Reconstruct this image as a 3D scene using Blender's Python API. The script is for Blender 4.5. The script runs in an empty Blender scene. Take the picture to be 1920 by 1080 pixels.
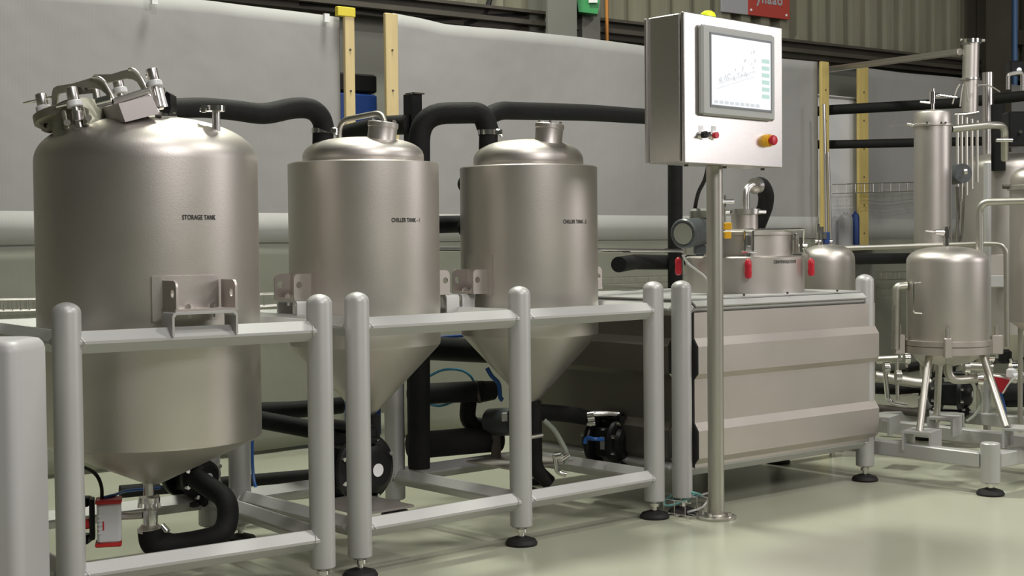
import bpy, math, random
from mathutils import Vector, Matrix
from mathutils.geometry import tessellate_polygon
random.seed(7)
V = Vector
PI = math.pi
scn = bpy.context.scene
col = scn.collection

# ------------------------------------------------------------------ camera
F = 2609.0; PITCH = 0.0311; ROLL = -0.010; CH = 1.07
Zc = V((0, math.sin(PITCH), math.cos(PITCH))); Fc = V((0, math.cos(PITCH), -math.sin(PITCH))); Xc = V((1, 0, 0))
cr, sr = math.cos(ROLL), math.sin(ROLL)
Rc = Xc*cr + Zc*sr; Uc = -Xc*sr + Zc*cr
cam_d = bpy.data.cameras.new('camera'); cam = bpy.data.objects.new('camera', cam_d); col.objects.link(cam)
cam.matrix_world = Matrix(((Rc.x, Uc.x, -Fc.x, 0), (Rc.y, Uc.y, -Fc.y, 0), (Rc.z, Uc.z, -Fc.z, CH), (0, 0, 0, 1)))
cam_d.sensor_width = 36; cam_d.lens = F/1920*36; cam_d.clip_start = 0.05; cam_d.clip_end = 200
scn.camera = cam
C0 = V((0, 0, CH))

# ------------------------------------------------------------------ world, lights, exposure
w = bpy.data.worlds.new('hall_ambient'); scn.world = w; w.use_nodes = True
bg = w.node_tree.nodes['Background']; bg.inputs[0].default_value = (0.80, 0.82, 0.66, 1); bg.inputs[1].default_value = 0.055
scn.view_settings.view_transform = 'Standard'; scn.view_settings.look = 'None'
scn.view_settings.gamma = 1.0; scn.view_settings.use_curve_mapping = False
scn.view_settings.exposure = 0.0

def area(name, loc, target, sx, sy, power, colr):
    d = bpy.data.lights.new(name, 'AREA'); d.shape = 'RECTANGLE'; d.size = sx; d.size_y = sy
    d.energy = power; d.color = colr
    o = bpy.data.objects.new(name, d); col.objects.link(o); o.location = loc
    o.rotation_euler = (V(target)-V(loc)).to_track_quat('-Z', 'Y').to_euler()
    return o
area('high_bay_lamp_key', (3.2, -0.3, 4.6), (-0.2, 5.0, 0.9), 2.2, 1.6, 175, (1.0, 0.955, 0.95))
area('high_bay_lamp_front', (0.2, 2.6, 6.4), (0.0, 4.6, 0.0), 0.9, 0.6, 75, (1.0, 0.98, 0.93))
area('high_bay_lamp_back', (-0.4, 7.0, 5.8), (0.0, 5.0, 0.0), 0.9, 0.7, 265, (0.98, 1.0, 0.87))
area('high_bay_lamp_right', (4.4, 4.4, 6.0), (2.4, 5.0, 0.0), 0.7, 0.5, 150, (1.0, 0.985, 0.92))
area('doorway_daylight', (8.5, 4.9, 2.9), (0.8, 5.2, 1.4), 2.0, 2.0, 95, (1.0, 0.95, 0.95))

# ------------------------------------------------------------------ picking helpers (pixel of the 1920x1080 frame -> world point)
def ray(u, v):
    a, b = u-960, v-540
    u0 = cr*a + sr*b; v0 = -sr*a + cr*b
    return Xc*(u0/F) + Fc - Zc*(v0/F)
def at(u, v, Y):
    d = ray(u, v); return C0 + d*(Y/d.y)
def atz(u, v, z):
    d = ray(u, v); return C0 + d*((z-CH)/d.z)
def pm(px, Y): return px*Y/F
def frame(a): return Matrix(((math.cos(a), -math.sin(a), 0), (math.sin(a), math.cos(a), 0), (0, 0, 1)))
class Plane:
    def __init__(s, P, a): s.P = V(P); s.a = a; s.R = frame(a); s.s = s.R.col[0].copy(); s.n = s.R.col[1].copy()
    def on(s, u, v):
        d = ray(u, v); return C0 + d*((s.P-C0).dot(s.n)/d.dot(s.n))
    def loc(s, u, v):
        p = s.on(u, v)-s.P; return p.dot(s.s), p.z
    def pt(s, a, b, z): return s.P + s.s*a + s.n*b + V((0, 0, z - s.P.z))

# ------------------------------------------------------------------ materials
MATS = {}
def mat(name, c, metal=0.0, rough=0.5, var=0.0, vscale=6.0, bump=0.0, bscale=60.0, emit=None, stretch=(1, 1, 1), alpha=None, coat=0.0, rvar=0.0):
    m = bpy.data.materials.new(name); m.use_nodes = True; nt = m.node_tree; b = nt.nodes['Principled BSDF']
    b.inputs['Base Color'].default_value = (*c, 1); b.inputs['Metallic'].default_value = metal; b.inputs['Roughness'].default_value = rough
    if coat: b.inputs['Coat Weight'].default_value = coat
    tc = nt.nodes.new('ShaderNodeTexCoord'); mp = nt.nodes.new('ShaderNodeMapping'); mp.inputs['Scale'].default_value = stretch
    nt.links.new(tc.outputs['Object'], mp.inputs[0])
    if var or rvar:
        n = nt.nodes.new('ShaderNodeTexNoise'); n.inputs['Scale'].default_value = vscale; n.inputs['Detail'].default_value = 4
        nt.links.new(mp.outputs[0], n.inputs[0])
        if var:
            r = nt.nodes.new('ShaderNodeValToRGB'); r.color_ramp.elements[0].position = 0.3; r.color_ramp.elements[1].position = 0.7
            r.color_ramp.elements[0].color = (*[x*(1-var) for x in c], 1); r.color_ramp.elements[1].color = (*[min(1, x*(1+var)) for x in c], 1)
            nt.links.new(n.outputs[0], r.inputs[0]); nt.links.new(r.outputs[0], b.inputs['Base Color'])
        if rvar:
            q = nt.nodes.new('ShaderNodeMapRange'); q.inputs['To Min'].default_value = rough-rvar; q.inputs['To Max'].default_value = rough+rvar
            nt.links.new(n.outputs[0], q.inputs[0]); nt.links.new(q.outputs[0], b.inputs['Roughness'])
    if bump:
        n2 = nt.nodes.new('ShaderNodeTexNoise'); n2.inputs['Scale'].default_value = bscale; n2.inputs['Detail'].default_value = 3
        bp = nt.nodes.new('ShaderNodeBump'); bp.inputs['Strength'].default_value = bump; bp.inputs['Distance'].default_value = 0.01
        nt.links.new(mp.outputs[0], n2.inputs[0]); nt.links.new(n2.outputs[0], bp.inputs['Height']); nt.links.new(bp.outputs[0], b.inputs['Normal'])
    if emit:
        b.inputs['Emission Color'].default_value = (*emit[0], 1); b.inputs['Emission Strength'].default_value = emit[1]
    if alpha is not None:
        b.inputs['Transmission Weight'].default_value = alpha
    MATS[name] = m; return m
mat('blasted_steel', (0.60, 0.565, 0.53), 1, 0.45, 0.03, 5, 0.04, 220, rvar=0.03)
mat('housing_steel', (0.40, 0.365, 0.355), 0.5, 0.55, 0.05, 8)
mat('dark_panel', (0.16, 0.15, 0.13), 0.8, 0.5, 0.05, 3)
mat('shaded_olive_steel', (0.36, 0.35, 0.29), 0.9, 0.5, 0.06, 8, 0.05, 120)  # dark olive steel, with the manway neck's shade put into its colour
mat('panel_steel', (0.60, 0.555, 0.52), 1, 0.46, 0.04, 3, 0.03, 200, rvar=0.03)
mat('brushed_steel', (0.74, 0.71, 0.69), 1, 0.30, 0.04, 40, 0.05, 90, stretch=(1, 1, 14), rvar=0.05)
mat('polished_steel', (0.80, 0.79, 0.77), 1, 0.16)
mat('silver_paint', (0.49, 0.49, 0.48), 0.35, 0.45, 0.03, 4, 0.03, 150)
mat('cabinet_paint', (0.46, 0.455, 0.46), 0.1, 0.5, 0.02, 3)
mat('pipe_steel', (0.56, 0.54, 0.49), 1, 0.42, 0.03, 8)
mat('insulation_foam', (0.008, 0.008, 0.008), 0, 0.75, 0.15, 30, 0.15, 120)
mat('black_plastic', (0.007, 0.007, 0.008), 0, 0.42, 0.1, 20)
mat('black_rubber', (0.018, 0.017, 0.017), 0, 0.6, 0.1, 30, 0.1, 100)
mat('dark_gap', (0.02, 0.02, 0.02), 0, 0.8)
mat('red_plastic', (0.50, 0.015, 0.03), 0, 0.35)
mat('red_paint', (0.62, 0.03, 0.03), 0, 0.4)
mat('yellow_plastic', (0.80, 0.42, 0.02), 0, 0.35)
mat('lime_plastic', (0.75, 0.85, 0.02), 0, 0.3, emit=((0.8, 0.9, 0.05), 0.35))
mat('timber', (0.66, 0.52, 0.27), 0, 0.6, 0.10, 3, 0.1, 30, stretch=(6, 6, 0.6))
mat('yellow_timber', (0.58, 0.45, 0.16), 0, 0.6, 0.14, 3, 0.1, 30, stretch=(6, 6, 0.6))
mat('yellow_cap', (0.75, 0.62, 0.05), 0, 0.5)
mat('white_plastic', (0.72, 0.72, 0.74), 0, 0.35)
mat('label_white', (0.85, 0.85, 0.86), 0, 0.5)
mat('grey_plastic', (0.30, 0.30, 0.30), 0, 0.42)
mat('bezel_grey', (0.36, 0.37, 0.36), 0, 0.4)
mat('bezel_dark', (0.16, 0.175, 0.19), 0, 0.4)
mat('transmitter_paint', (0.085, 0.095, 0.10), 0.1, 0.4, 0.05, 10)
mat('dial_glass', (0.40, 0.41, 0.36), 0.2, 0.2)
mat('blue_hose', (0.02, 0.10, 0.35), 0, 0.35)
mat('pale_blue_hose', (0.06, 0.24, 0.38), 0, 0.35)
mat('teal_hose', (0.18, 0.40, 0.38), 0, 0.3)
mat('white_cable', (0.55, 0.55, 0.53), 0, 0.45)
mat('blue_paint', (0.012, 0.045, 0.20), 0, 0.45, 0.1, 3)
mat('blue_pipe_paint', (0.10, 0.20, 0.42), 0, 0.45)
mat('orange_paint', (0.55, 0.22, 0.04), 0, 0.5)
mat('green_plastic', (0.03, 0.30, 0.08), 0, 0.4)
mat('sign_red', (0.42, 0.055, 0.04), 0, 0.5)
mat('sign_grey', (0.36, 0.36, 0.38), 0, 0.5)
mat('corrugated_sheet', (0.245, 0.235, 0.17), 0.0, 0.6, 0.12, 2.5, 0.03, 60, stretch=(3, 3, 0.5))
mat('dark_steel', (0.075, 0.066, 0.052), 0.1, 0.6, 0.15, 3)
mat('wall_paint', (0.26, 0.26, 0.22), 0, 0.7, 0.06, 1.5)
mat('column_grey', (0.20, 0.20, 0.175), 0, 0.6, 0.08, 2)
mat('lettering_black', (0.02, 0.02, 0.02), 0, 0.5)
mat('lettering_red', (0.45, 0.03, 0.04), 0, 0.5)
mat('screen_lit', (0.05, 0.05, 0.05), 0, 0.4, emit=((0.97, 0.98, 1.0), 0.92))
mat('screen_grey', (0.05, 0.05, 0.05), 0, 0.4, emit=((0.62, 0.65, 0.67), 0.85))
mat('screen_teal', (0.05, 0.05, 0.05), 0, 0.4, emit=((0.55, 0.80, 0.72), 0.85))
mat('screen_dim', (0.05, 0.05, 0.05), 0, 0.4, emit=((0.72, 0.76, 0.80), 0.85))
mat('clear_hose', (0.30, 0.33, 0.28), 0, 0.2)
for n_ in ('insulation_foam', 'black_plastic', 'black_rubber'): MATS[n_].node_tree.nodes['Principled BSDF'].inputs['Specular IOR Level'].default_value = 0.28
# curtain: woven sheet, slightly creased
def curtain_mat(name, c):
    m = mat(name, c, 0, 0.75, 0.05, 1.2, 0.0)
    nt = m.node_tree; b = nt.nodes['Principled BSDF']
    tc = nt.nodes.new('ShaderNodeTexCoord'); n = nt.nodes.new('ShaderNodeTexNoise'); n.inputs['Scale'].default_value = 1.6; n.inputs['Detail'].default_value = 3
    wv = nt.nodes.new('ShaderNodeTexWave'); wv.inputs['Scale'].default_value = 24; wv.inputs['Distortion'].default_value = 0.4
    ad = nt.nodes.new('ShaderNodeMath'); ad.operation = 'MULTIPLY_ADD'; ad.inputs[1].default_value = 0.006
    bp = nt.nodes.new('ShaderNodeBump'); bp.inputs['Strength'].default_value = 0.35; bp.inputs['Distance'].default_value = 0.06
    nt.links.new(tc.outputs['Object'], n.inputs[0]); nt.links.new(tc.outputs['Object'], wv.inputs[0])
    nt.links.new(wv.outputs['Fac'], ad.inputs[0]); nt.links.new(n.outputs[0], ad.inputs[2])
    nt.links.new(ad.outputs[0], bp.inputs['Height']); nt.links.new(bp.outputs[0], b.inputs['Normal'])
curtain_mat('curtain_sheet', (0.335, 0.33, 0.325)); curtain_mat('curtain_band', (0.375, 0.375, 0.36)); curtain_mat('curtain_lower', (0.23, 0.235, 0.19))
# floor: glossy pale green epoxy
fm = mat('epoxy_floor', (0.455, 0.465, 0.365), 0, 0.22, 0.05, 0.9, 0.02, 3, rvar=0.06)
fm.node_tree.nodes['Principled BSDF'].inputs['Specular IOR Level'].default_value = 0.5

# ------------------------------------------------------------------ mesh builder
ORI = {}
class MB:
    def __init__(s): s.v = []; s.f = []
    def add(s, vs, fs):
        o = len(s.v); s.v += [V(p) for p in vs]; s.f += [tuple(i+o for i in q) for q in fs]; return s
    def box(s, c, size, R=None, bev=0.0):
        R = R or Matrix.Identity(3); c = V(c); hx, hy, hz = [k/2 for k in size]
        if bev <= 0:
            vs = [c + R @ V((x*hx, y*hy, z*hz)) for x in (-1, 1) for y in (-1, 1) for z in (-1, 1)]
            return s.add(vs, [(0, 1, 3, 2), (4, 6, 7, 5), (0, 4, 5, 1), (2, 3, 7, 6), (0, 2, 6, 4), (1, 5, 7, 3)])
        b = min(bev, hx*.9, hy*.9, hz*.9); rings = []   # chamfered all round
        for z, k in ((-hz, b), (-hz+b, 0), (hz-b, 0), (hz, b)):
            x, y = hx-k, hy-k; bb = b
            rings.append([c + R @ V(p) for p in ((x-bb, -y, z), (x, -y+bb, z), (x, y-bb, z), (x-bb, y, z), (-x+bb, y, z), (-x, y-bb, z), (-x, -y+bb, z), (-x+bb, -y, z))])
        vs = sum(rings, []); fs = [tuple(range(7, -1, -1)), tuple(range(24, 32))]
        for r in range(3):
            for i in range(8): fs.append((r*8+i, r*8+(i+1) % 8, (r+1)*8+(i+1) % 8, (r+1)*8+i))
        return s.add(vs, fs)
    def lathe(s, prof, org, R=None, seg=40, caps=True):
        R = R or Matrix.Identity(3); org = V(org); vs = []; fs = []
        for r, z in prof:
            for i in range(seg):
                t = 2*PI*i/seg; vs.append(org + R @ V((r*math.cos(t), r*math.sin(t), z)))
        for k in range(len(prof)-1):
            for i in range(seg):
                j = (i+1) % seg; fs.append((k*seg+i, k*seg+j, (k+1)*seg+j, (k+1)*seg+i))
        if caps:
            fs.append(tuple(range(seg-1, -1, -1))); n = len(prof)-1; fs.append(tuple(n*seg+i for i in range(seg)))
        return s.add(vs, fs)
    def cyl(s, a, b, r, r2=None, seg=20):
        a, b = V(a), V(b); d = b-a; R = d.to_track_quat('Z', 'Y').to_matrix()
        return s.lathe([(r, 0), (r if r2 is None else r2, d.length)], a, R, seg)
    def tube(s, pts, r, seg=14):
        pts = [V(p) for p in pts]; n = len(pts); rr = r if isinstance(r, (list, tuple)) else [r]*n
        up = None; vs = []; fs = []
        for i, p in enumerate(pts):
            t = (pts[min(i+1, n-1)]-pts[max(i-1, 0)]).normalized()
            if up is None:
                up = V((0, 0, 1)) if abs(t.z) < .9 else V((1, 0, 0))
            x = (up - t*up.dot(t)).normalized(); y = t.cross(x); up = x
            for k in range(seg):
                q = 2*PI*k/seg; vs.append(p + (x*math.cos(q)+y*math.sin(q))*rr[i])
        for i in range(n-1):
            for k in range(seg):
                j = (k+1) % seg; fs.append((i*seg+k, i*seg+j, (i+1)*seg+j, (i+1)*seg+k))
        fs.append(tuple(range(seg-1, -1, -1))); fs.append(tuple((n-1)*seg+k for k in range(seg)))
        return s.add(vs, fs)
    def prism(s, poly, t, org, R=None, holes=()):
        """polygon in local (x, z), extruded from y=0 to y=t; optional holes"""
        R = R or Matrix.Identity(3); org = V(org); loops = [list(poly)] + [list(h) for h in holes]
        flat = [p for l in loops for p in l]; tri = tessellate_polygon([[V((x, z, 0)) for x, z in l] for l in loops])
        n = len(flat); vs = [org + R @ V((x, 0, z)) for x, z in flat] + [org + R @ V((x, t, z)) for x, z in flat]
        fs = [tuple(q) for q in tri] + [tuple(i+n for i in reversed(q)) for q in tri]; o = 0
        for l in loops:
            m = len(l)
            for i in range(m): fs.append((o+i, o+(i+1) % m, n+o+(i+1) % m, n+o+i))
            o += m
        return s.add(vs, fs)
    def ppx(s, poly, Y, t, holes=()):
        """polygon given by pixels, standing at distance Y, with real thickness t"""
        org = at(960, 540, Y)
        g = lambda l: [((at(u, v, Y)-org).x, (at(u, v, Y)-org).z) for u, v in l]
        return s.prism(g(poly), t, org, None, [g(h) for h in holes])
    def build(s, name, m, parent=None, ang=35, label=None):
        me = bpy.data.meshes.new(name); base = ORI.get(parent.name, V((0, 0, 0))) if parent else V((0, 0, 0))
        if parent is None:
            lo = V((min(p.x for p in s.v), min(p.y for p in s.v), min(p.z for p in s.v))); hi = V((max(p.x for p in s.v), max(p.y for p in s.v), max(p.z for p in s.v)))
            base = V(((lo.x+hi.x)/2, (lo.y+hi.y)/2, lo.z))
        me.from_pydata([p-base for p in s.v], [], s.f); me.validate()
        import bmesh
        bm = bmesh.new(); bm.from_mesh(me); bmesh.ops.recalc_face_normals(bm, faces=bm.faces); bm.to_mesh(me); bm.free()
        for p in me.polygons: p.use_smooth = True
        me.set_sharp_from_angle(angle=math.radians(ang))
        me.materials.append(MATS[m]); o = bpy.data.objects.new(name, me); col.objects.link(o)
        if parent: o.parent = parent
        else: o.location = base
        ORI[o.name] = base
        if label: o['label'] = label
        return o
def tag(o, label, cat, group=None):
    o['label'] = label; o['category'] = cat
    if group: o['group'] = group
    return o
def thing(name, loc, label, cat, group=None):
    o = bpy.data.objects.new(name, None); o.empty_display_size = 0.1; col.objects.link(o); o.location = loc; ORI[o.name] = V(loc)
    return tag(o, label, cat, group)
def struct(o): o['kind'] = 'structure'; return o
def bend(pts, rad=0.08, n=7):
    pts = [V(p) for p in pts]; out = [pts[0]]
    for i in range(1, len(pts)-1):
        a, b, c = pts[i-1], pts[i], pts[i+1]; r = min(rad, (a-b).length*.48, (c-b).length*.48)
        p0 = b+(a-b).normalized()*r; p1 = b+(c-b).normalized()*r
        for k in range(n+1):
            t = k/n; out.append(p0*(1-t)**2 + b*2*t*(1-t) + p1*t*t)
    out.append(pts[-1]); return out
def smooth_path(pts, n=6):
    pts = [V(p) for p in pts]; q = [pts[0]]+pts+[pts[-1]]; out = []
    for i in range(1, len(q)-2):
        for k in range(n):
            t = k/n; a, b, c, d = q[i-1], q[i], q[i+1], q[i+2]
            out.append(0.5*((2*b)+(c-a)*t+(2*a-5*b+4*c-d)*t*t+(3*b-a-3*c+d)*t**3))
    out.append(pts[-1]); return out
def P3(l): return [at(*p) for p in l]
def circ(cx, cz, r, n=14): return [(cx+r*math.cos(2*PI*k/n), cz+r*math.sin(2*PI*k/n)) for k in range(n)]

# ------------------------------------------------------------------ setting: floor, walls, beams
YAW = 0.67
PC = Plane(atz(480, 853, 0), YAW)                       # the line the sheets hang on
PW = Plane(PC.pt(2.0, 1.0, 0), 0.622)                       # the hall wall behind them
struct(MB().box((2, 6, -0.05), (30, 26, 0.1)).build('floor', 'epoxy_floor'))
s0, s1 = -7.0, 13.0
zb = PW.on(1200, 77).z; zt = PW.on(1480, 88).z          # the cladding rail
s0 -= 1.0
struct(MB().box(PW.pt((s0+s1)/2, 0.14, zb/2), (s1-s0, 0.2, zb), PW.R).build('wall_back', 'wall_paint'))
mb = MB(); pitch = 0.21; dep = 0.07; sec = []; x = s0
while x < s1:
    sec += [(x, 0), (x+.055, 0), (x+.085, -dep), (x+.18, -dep)]; x += pitch
vs = []; fs = []
for a, b in sec: vs += [PW.pt(a, b, zb+.02), PW.pt(a, b, 6.0)]
for a, b in reversed(sec): vs += [PW.pt(a, b+.02, zb+.02), PW.pt(a, b+.02, 6.0)]
n = len(sec)*2
for i in range(n): j = (i+1) % n; fs.append((2*i, 2*j, 2*j+1, 2*i+1))
mb.add(vs, fs); struct(mb.build('wall_back_cladding', 'corrugated_sheet', ang=20))
mb = MB(); zm = (zb+zt)/2
mb.box(PW.pt(3, -.09, zb+.02), (s1-s0, .16, .03), PW.R); mb.box(PW.pt(3, -.095, zm), (s1-s0, .03, zt-zb+.06), PW.R); mb.box(PW.pt(3, -.09, zt+.02), (s1-s0, .16, .02), PW.R)
struct(mb.build('trim_1', 'dark_steel'))

def column_i(name, u0, u1, vb, m, w=.18):
    a = PW.loc(u0, 60)[0]; b = PW.loc(u1, 60)[0]; z0 = PW.on(u0, vb).z if vb else 0; c = (a+b)/2; wd = b-a; h = 6-z0
    k = MB(); k.box(PW.pt(c, -.12, z0+h/2), (wd, .02, h), PW.R); k.box(PW.pt(c, -.12-w, z0+h/2), (wd, .02, h), PW.R); k.box(PW.pt(c, -.12-w/2, z0+h/2), (.02, w-.02, h), PW.R)
    return struct(k.build(name, m))
column_i('trim_2', 1788, 1832, None, 'dark_steel', .22)
column_i('trim_3', 972, 1026, None, 'column_grey', .2)
column_i('trim_4', 1896, 1935, None, 'dark_steel', .12)
b0 = PW.on(1832, 66); struct(MB().box(PW.pt(PW.loc(1832, 66)[0]+.75, -.1, b0.z), (1.5, .08, .13), PW.R).build('trim_5', 'dark_steel'))

# ------------------------------------------------------------------ hanging sheets and timber posts
def sheet(plane, top, name, label, seed, band=True, bottom=0.02):
    rnd = random.Random(seed); u0, u1 = top[0][0], top[-1][0]; a0, a1 = plane.loc(u0, 300)[0], plane.loc(u1, 300)[0]
    tp = [(plane.loc(u, v)[0], plane.on(u, v).z) for u, v in top]
    tp[0] = (a0, tp[0][1]); tp[-1] = (a1, tp[-1][1])
    def ztop(a):
        for (p, z), (q, y) in zip(tp, tp[1:]):
            if a <= q: return z+(y-z)*(a-p)/(q-p)
        return tp[-1][1]
    nu, nv = int((a1-a0)/.06)+2, 34; ph = [rnd.uniform(0, 6) for _ in range(6)]; vs = []; fs = []
    for j in range(nv+1):
        for i in range(nu+1):
            a = a0+(a1-a0)*i/nu; t = j/nv; z = bottom+(ztop(a)-bottom)*t
            e = min(1, (a-a0)*4, (a1-a)*4)
            d = (.018*math.sin(a*2.1+ph[0]+t*1.5)+.010*math.sin(a*5.3+ph[1]-t*3)+.007*math.sin(a*9+t*7+ph[2])*(1-t))*e
            vs.append(plane.pt(a, d, z))
    for j in range(nv):
        for i in range(nu): k = j*(nu+1)+i; fs.append((k, k+1, k+nu+2, k+nu+1))
    root = thing(name, plane.pt((a0+a1)/2, 0, bottom), label, 'curtain')
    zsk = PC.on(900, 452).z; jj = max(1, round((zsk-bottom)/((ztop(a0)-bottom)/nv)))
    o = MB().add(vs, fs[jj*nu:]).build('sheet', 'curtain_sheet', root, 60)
    o2 = MB().add(vs[:(jj+1)*(nu+1)], fs[:jj*nu]).build('lower_part', 'curtain_lower', root, 60); sm = o2.modifiers.new('thickness', 'SOLIDIFY'); sm.thickness = 0.003  # lower part of the sheet in a darker, greener colour
    sm = o.modifiers.new('thickness', 'SOLIDIFY'); sm.thickness = 0.003
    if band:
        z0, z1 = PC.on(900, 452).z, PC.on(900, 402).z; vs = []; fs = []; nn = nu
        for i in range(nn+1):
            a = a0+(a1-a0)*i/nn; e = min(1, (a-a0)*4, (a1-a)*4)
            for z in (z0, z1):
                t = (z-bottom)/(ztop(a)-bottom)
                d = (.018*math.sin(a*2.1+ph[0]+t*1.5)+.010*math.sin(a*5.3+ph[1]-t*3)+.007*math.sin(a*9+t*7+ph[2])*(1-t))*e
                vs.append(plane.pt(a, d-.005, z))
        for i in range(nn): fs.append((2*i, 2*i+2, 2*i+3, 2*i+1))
        h = MB().add(vs, fs).build('pale_band', 'curtain_band', root, 60); sm = h.modifiers.new('thickness', 'SOLIDIFY'); sm.thickness = 0.003  # paler strip across the sheet
    return root
PC3 = Plane(PC.pt(0, .45, 0), YAW)
sh1 = sheet(PC, [(-260, -52), (120, -22), (400, 0), (640, 33)], 'hanging_sheet', 'large grey woven sheet hanging behind the storage tank at the left', 1)
for u, v in ((613, 32), (292, -2)):
    p = PC.on(u, v); MB().box(p+V((0, -.03, -.01)), (.03, .02, .045), PC.R).build('sheet_clip', 'label_white', sh1)
sheet(PC, [(740, 25), (790, 34), (835, 46), (890, 52), (950, 57), (1080, 69), (1205, 86), (1330, 99), (1533, 116)], 'hanging_sheet', 'long grey sheet hanging behind the two chiller tanks and the control box', 2)
sheet(PC3, [(1620, 127), (1700, 137), (1830, 150), (1960, 166), (2250, 200)], 'hanging_sheet', 'grey sheet hanging at the right behind the filter column', 3)
def timber(plane, u0, u1, v, label, m='timber', cap=False):
    a, b = plane.loc(u0, 300)[0], plane.loc(u1, 300)[0]; z = plane.on(u0, v).z; g = thing('timber_post', plane.pt((a+b)/2, -.04, 0), label, 'post', 'timber posts holding the sheets')
    MB().box(plane.pt((a+b)/2, -.027, z/2), (b-a, .025, z), plane.R, .003).build('post', m, g)
    for j in range(9):
        c = plane.pt((a+b)/2, -.040, z-.2-.22*j); MB().cyl(c, c-plane.n*.004, .006, seg=8).build('screw', 'dark_steel', g)
    if cap: MB().box(plane.pt((a+b)/2-.02, -.028, z+.0), (b-a+.05, .032, .05), plane.R, .003).build('end_cap', 'yellow_cap', g)
    return g
timber(PC, 643, 661, 24, 'pale timber post with yellow cap at the right edge of the left sheet', cap=True)
timber(PC, 719, 742, 26, 'wide pale timber post at the left edge of the long middle sheet')
timber(PC, 1533, 1547, 116, 'darker yellowish timber post at the right end of the long middle sheet', 'yellow_timber')
timber(PC3, 1603, 1621, 125, 'yellow timber post at the left edge of the right sheet', 'yellow_timber')

# ------------------------------------------------------------------ skid frames
def skid(label, x0, y0, a, ss, D, T, ht, hl, base=0.066, back_top=True):
    R = frame(a); O = V((x0, y0, 0)); L = lambda s, d, z: O + R @ V((s, d, z))
    root = thing('skid_frame', L(sum(ss)/len(ss), D/2, 0), label, 'metal frame')
    r = .040
    for d in (0, D):
        for s in ss:
            prof = [(r*.9, base), (r, base+.004)] + [(r, T-.03)] + [(r*math.cos(t), T-.03+.03*math.sin(t)) for t in [PI/2*q/6 for q in range(1, 6)]] + [(.004, T)]
            p = MB().lathe(prof, L(s, d, 0), None, 32).build('post', 'silver_paint', root)
            ft = MB().lathe([(.056, 0), (.058, .008), (.050, .020), (.026, .028), (.02, .030)], L(s, d, 0), None, 32).build('levelling_foot', 'black_rubber', root)
            MB().lathe([(.011, .028), (.011, .045), (.02, .046), (.02, .058), (.012, .059), (.012, base+.002)], L(s, d, 0), None, 16).build('foot_stem', 'polished_steel', ft)
    def rail(A, B, name='rail'):
        d = (B-A); q = d.to_track_quat('Z', 'Y').to_matrix(); ln = d.length
        A2 = A + d.normalized()*(r*.55); ln -= r*1.1
        e = .0345; c = .004
        pr = []
        for k4 in range(4):
            t = PI/2*k4; 
            for o_ in (-1, 1): pr.append((e-c*.7, o_*c, t))
        zdir = V((0, 0, 1)); t = d.normalized(); hd = t.cross(zdir).normalized()
        vs = []
        for zz in (0, ln):
            for (rr, oo, th) in pr:
                x = rr*math.cos(th)-oo*math.sin(th); y = rr*math.sin(th)+oo*math.cos(th)
                vs.append(A2 + t*zz + hd*x + zdir*y)
        fs = [tuple(range(7, -1, -1)), tuple(range(8, 16))] + [(i, (i+1) % 8, 8+(i+1) % 8, 8+i) for i in range(8)]
        m = MB().add(vs, fs)
        o = m.build(name, 'silver_paint', root, 20)
        for zz, sg in ((.024, -1), ((B-A).length-.024, 1)):   # weld beads where the rail meets its posts
            w_ = MB()
            for sd in (-1, 1):
                for s2 in (-1, 1):
                    pp = [A + t*(zz+sg*(-.016)*(q_/5)) + hd*(sd*e*(q_/5)) + zdir*(s2*e*(1-q_/5)) for q_ in range(6)]
                    w_.tube(pp, .004, 6)
            w_.build('weld_bead', 'silver_paint', o)
    for h in (ht, hl):
        for d in (0, D):
            for sa, sb in zip(ss, ss[1:]): 
                if h == ht and d == D and not back_top: continue
                rail(L(sa, d, h), L(sb, d, h))
        for s in ss: rail(L(s, 0, h), L(s, D, h))
    return root, L, R
T_, HT, HL = .923, .809, .158
sk1, L1, R1 = skid('silver tube frame with diamond rails around the storage tank', -1.238, 3.859, .632, [0, .79], .85, T_, HT, HL)
sk2, L2, R2 = skid('silver two-bay tube frame with diamond rails around the chiller tanks', -.500, 4.472, .723, [0, .70, 1.397], .75, T_, HT, HL)
sk3, L3, R3 = skid('silver tube frame around the ribbed steel cabinet', .665, 5.469, .675, [0, 1.16], .95, T_, HT, .180, back_top=True)

# ------------------------------------------------------------------ lettering wrapped on a cylinder or laid on a plane
def text_mesh(s, size):
    cu = bpy.data.curves.new('lettering', 'FONT'); cu.body = s; cu.size = size; cu.align_x = 'CENTER'; cu.align_y = 'CENTER'; cu.offset = size*.03; cu.space_character = 1.12
    o = bpy.data.objects.new('lettering_tmp', cu); col.objects.link(o); dg = bpy.context.evaluated_depsgraph_get(); dg.update()
    me = bpy.data.meshes.new_from_object(o.evaluated_get(dg)); vs = [v.co.copy() for v in me.vertices]; fs = [tuple(p.vertices) for p in me.polygons]
    bpy.data.objects.remove(o); bpy.data.meshes.remove(me); return vs, fs
def wrap_text(s, size, c, r, u, v, parent, name='lettering', m='lettering_black', narrow=.68):
    vs, fs = text_mesh(s, size)
    # angle on the cylinder (axis c) whose surface shows at pixel u, v
    d = ray(u, v); best = None
    A = d.x*d.x+d.y*d.y; B = -2*(d.x*c.x+d.y*c.y); Cc = c.x*c.x+c.y*c.y-r*r; t = (-B-math.sqrt(B*B-4*A*Cc))/(2*A); P = C0+d*t
    th = math.atan2(P.y-c.y, P.x-c.x); R_ = r+.0015
    out = [V((c.x+R_*math.cos(th+p.x*narrow/r), c.y+R_*math.sin(th+p.x*narrow/r), P.z+p.y)) for p in vs]
    return MB().add(out, fs).build(name, m, parent)

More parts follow.
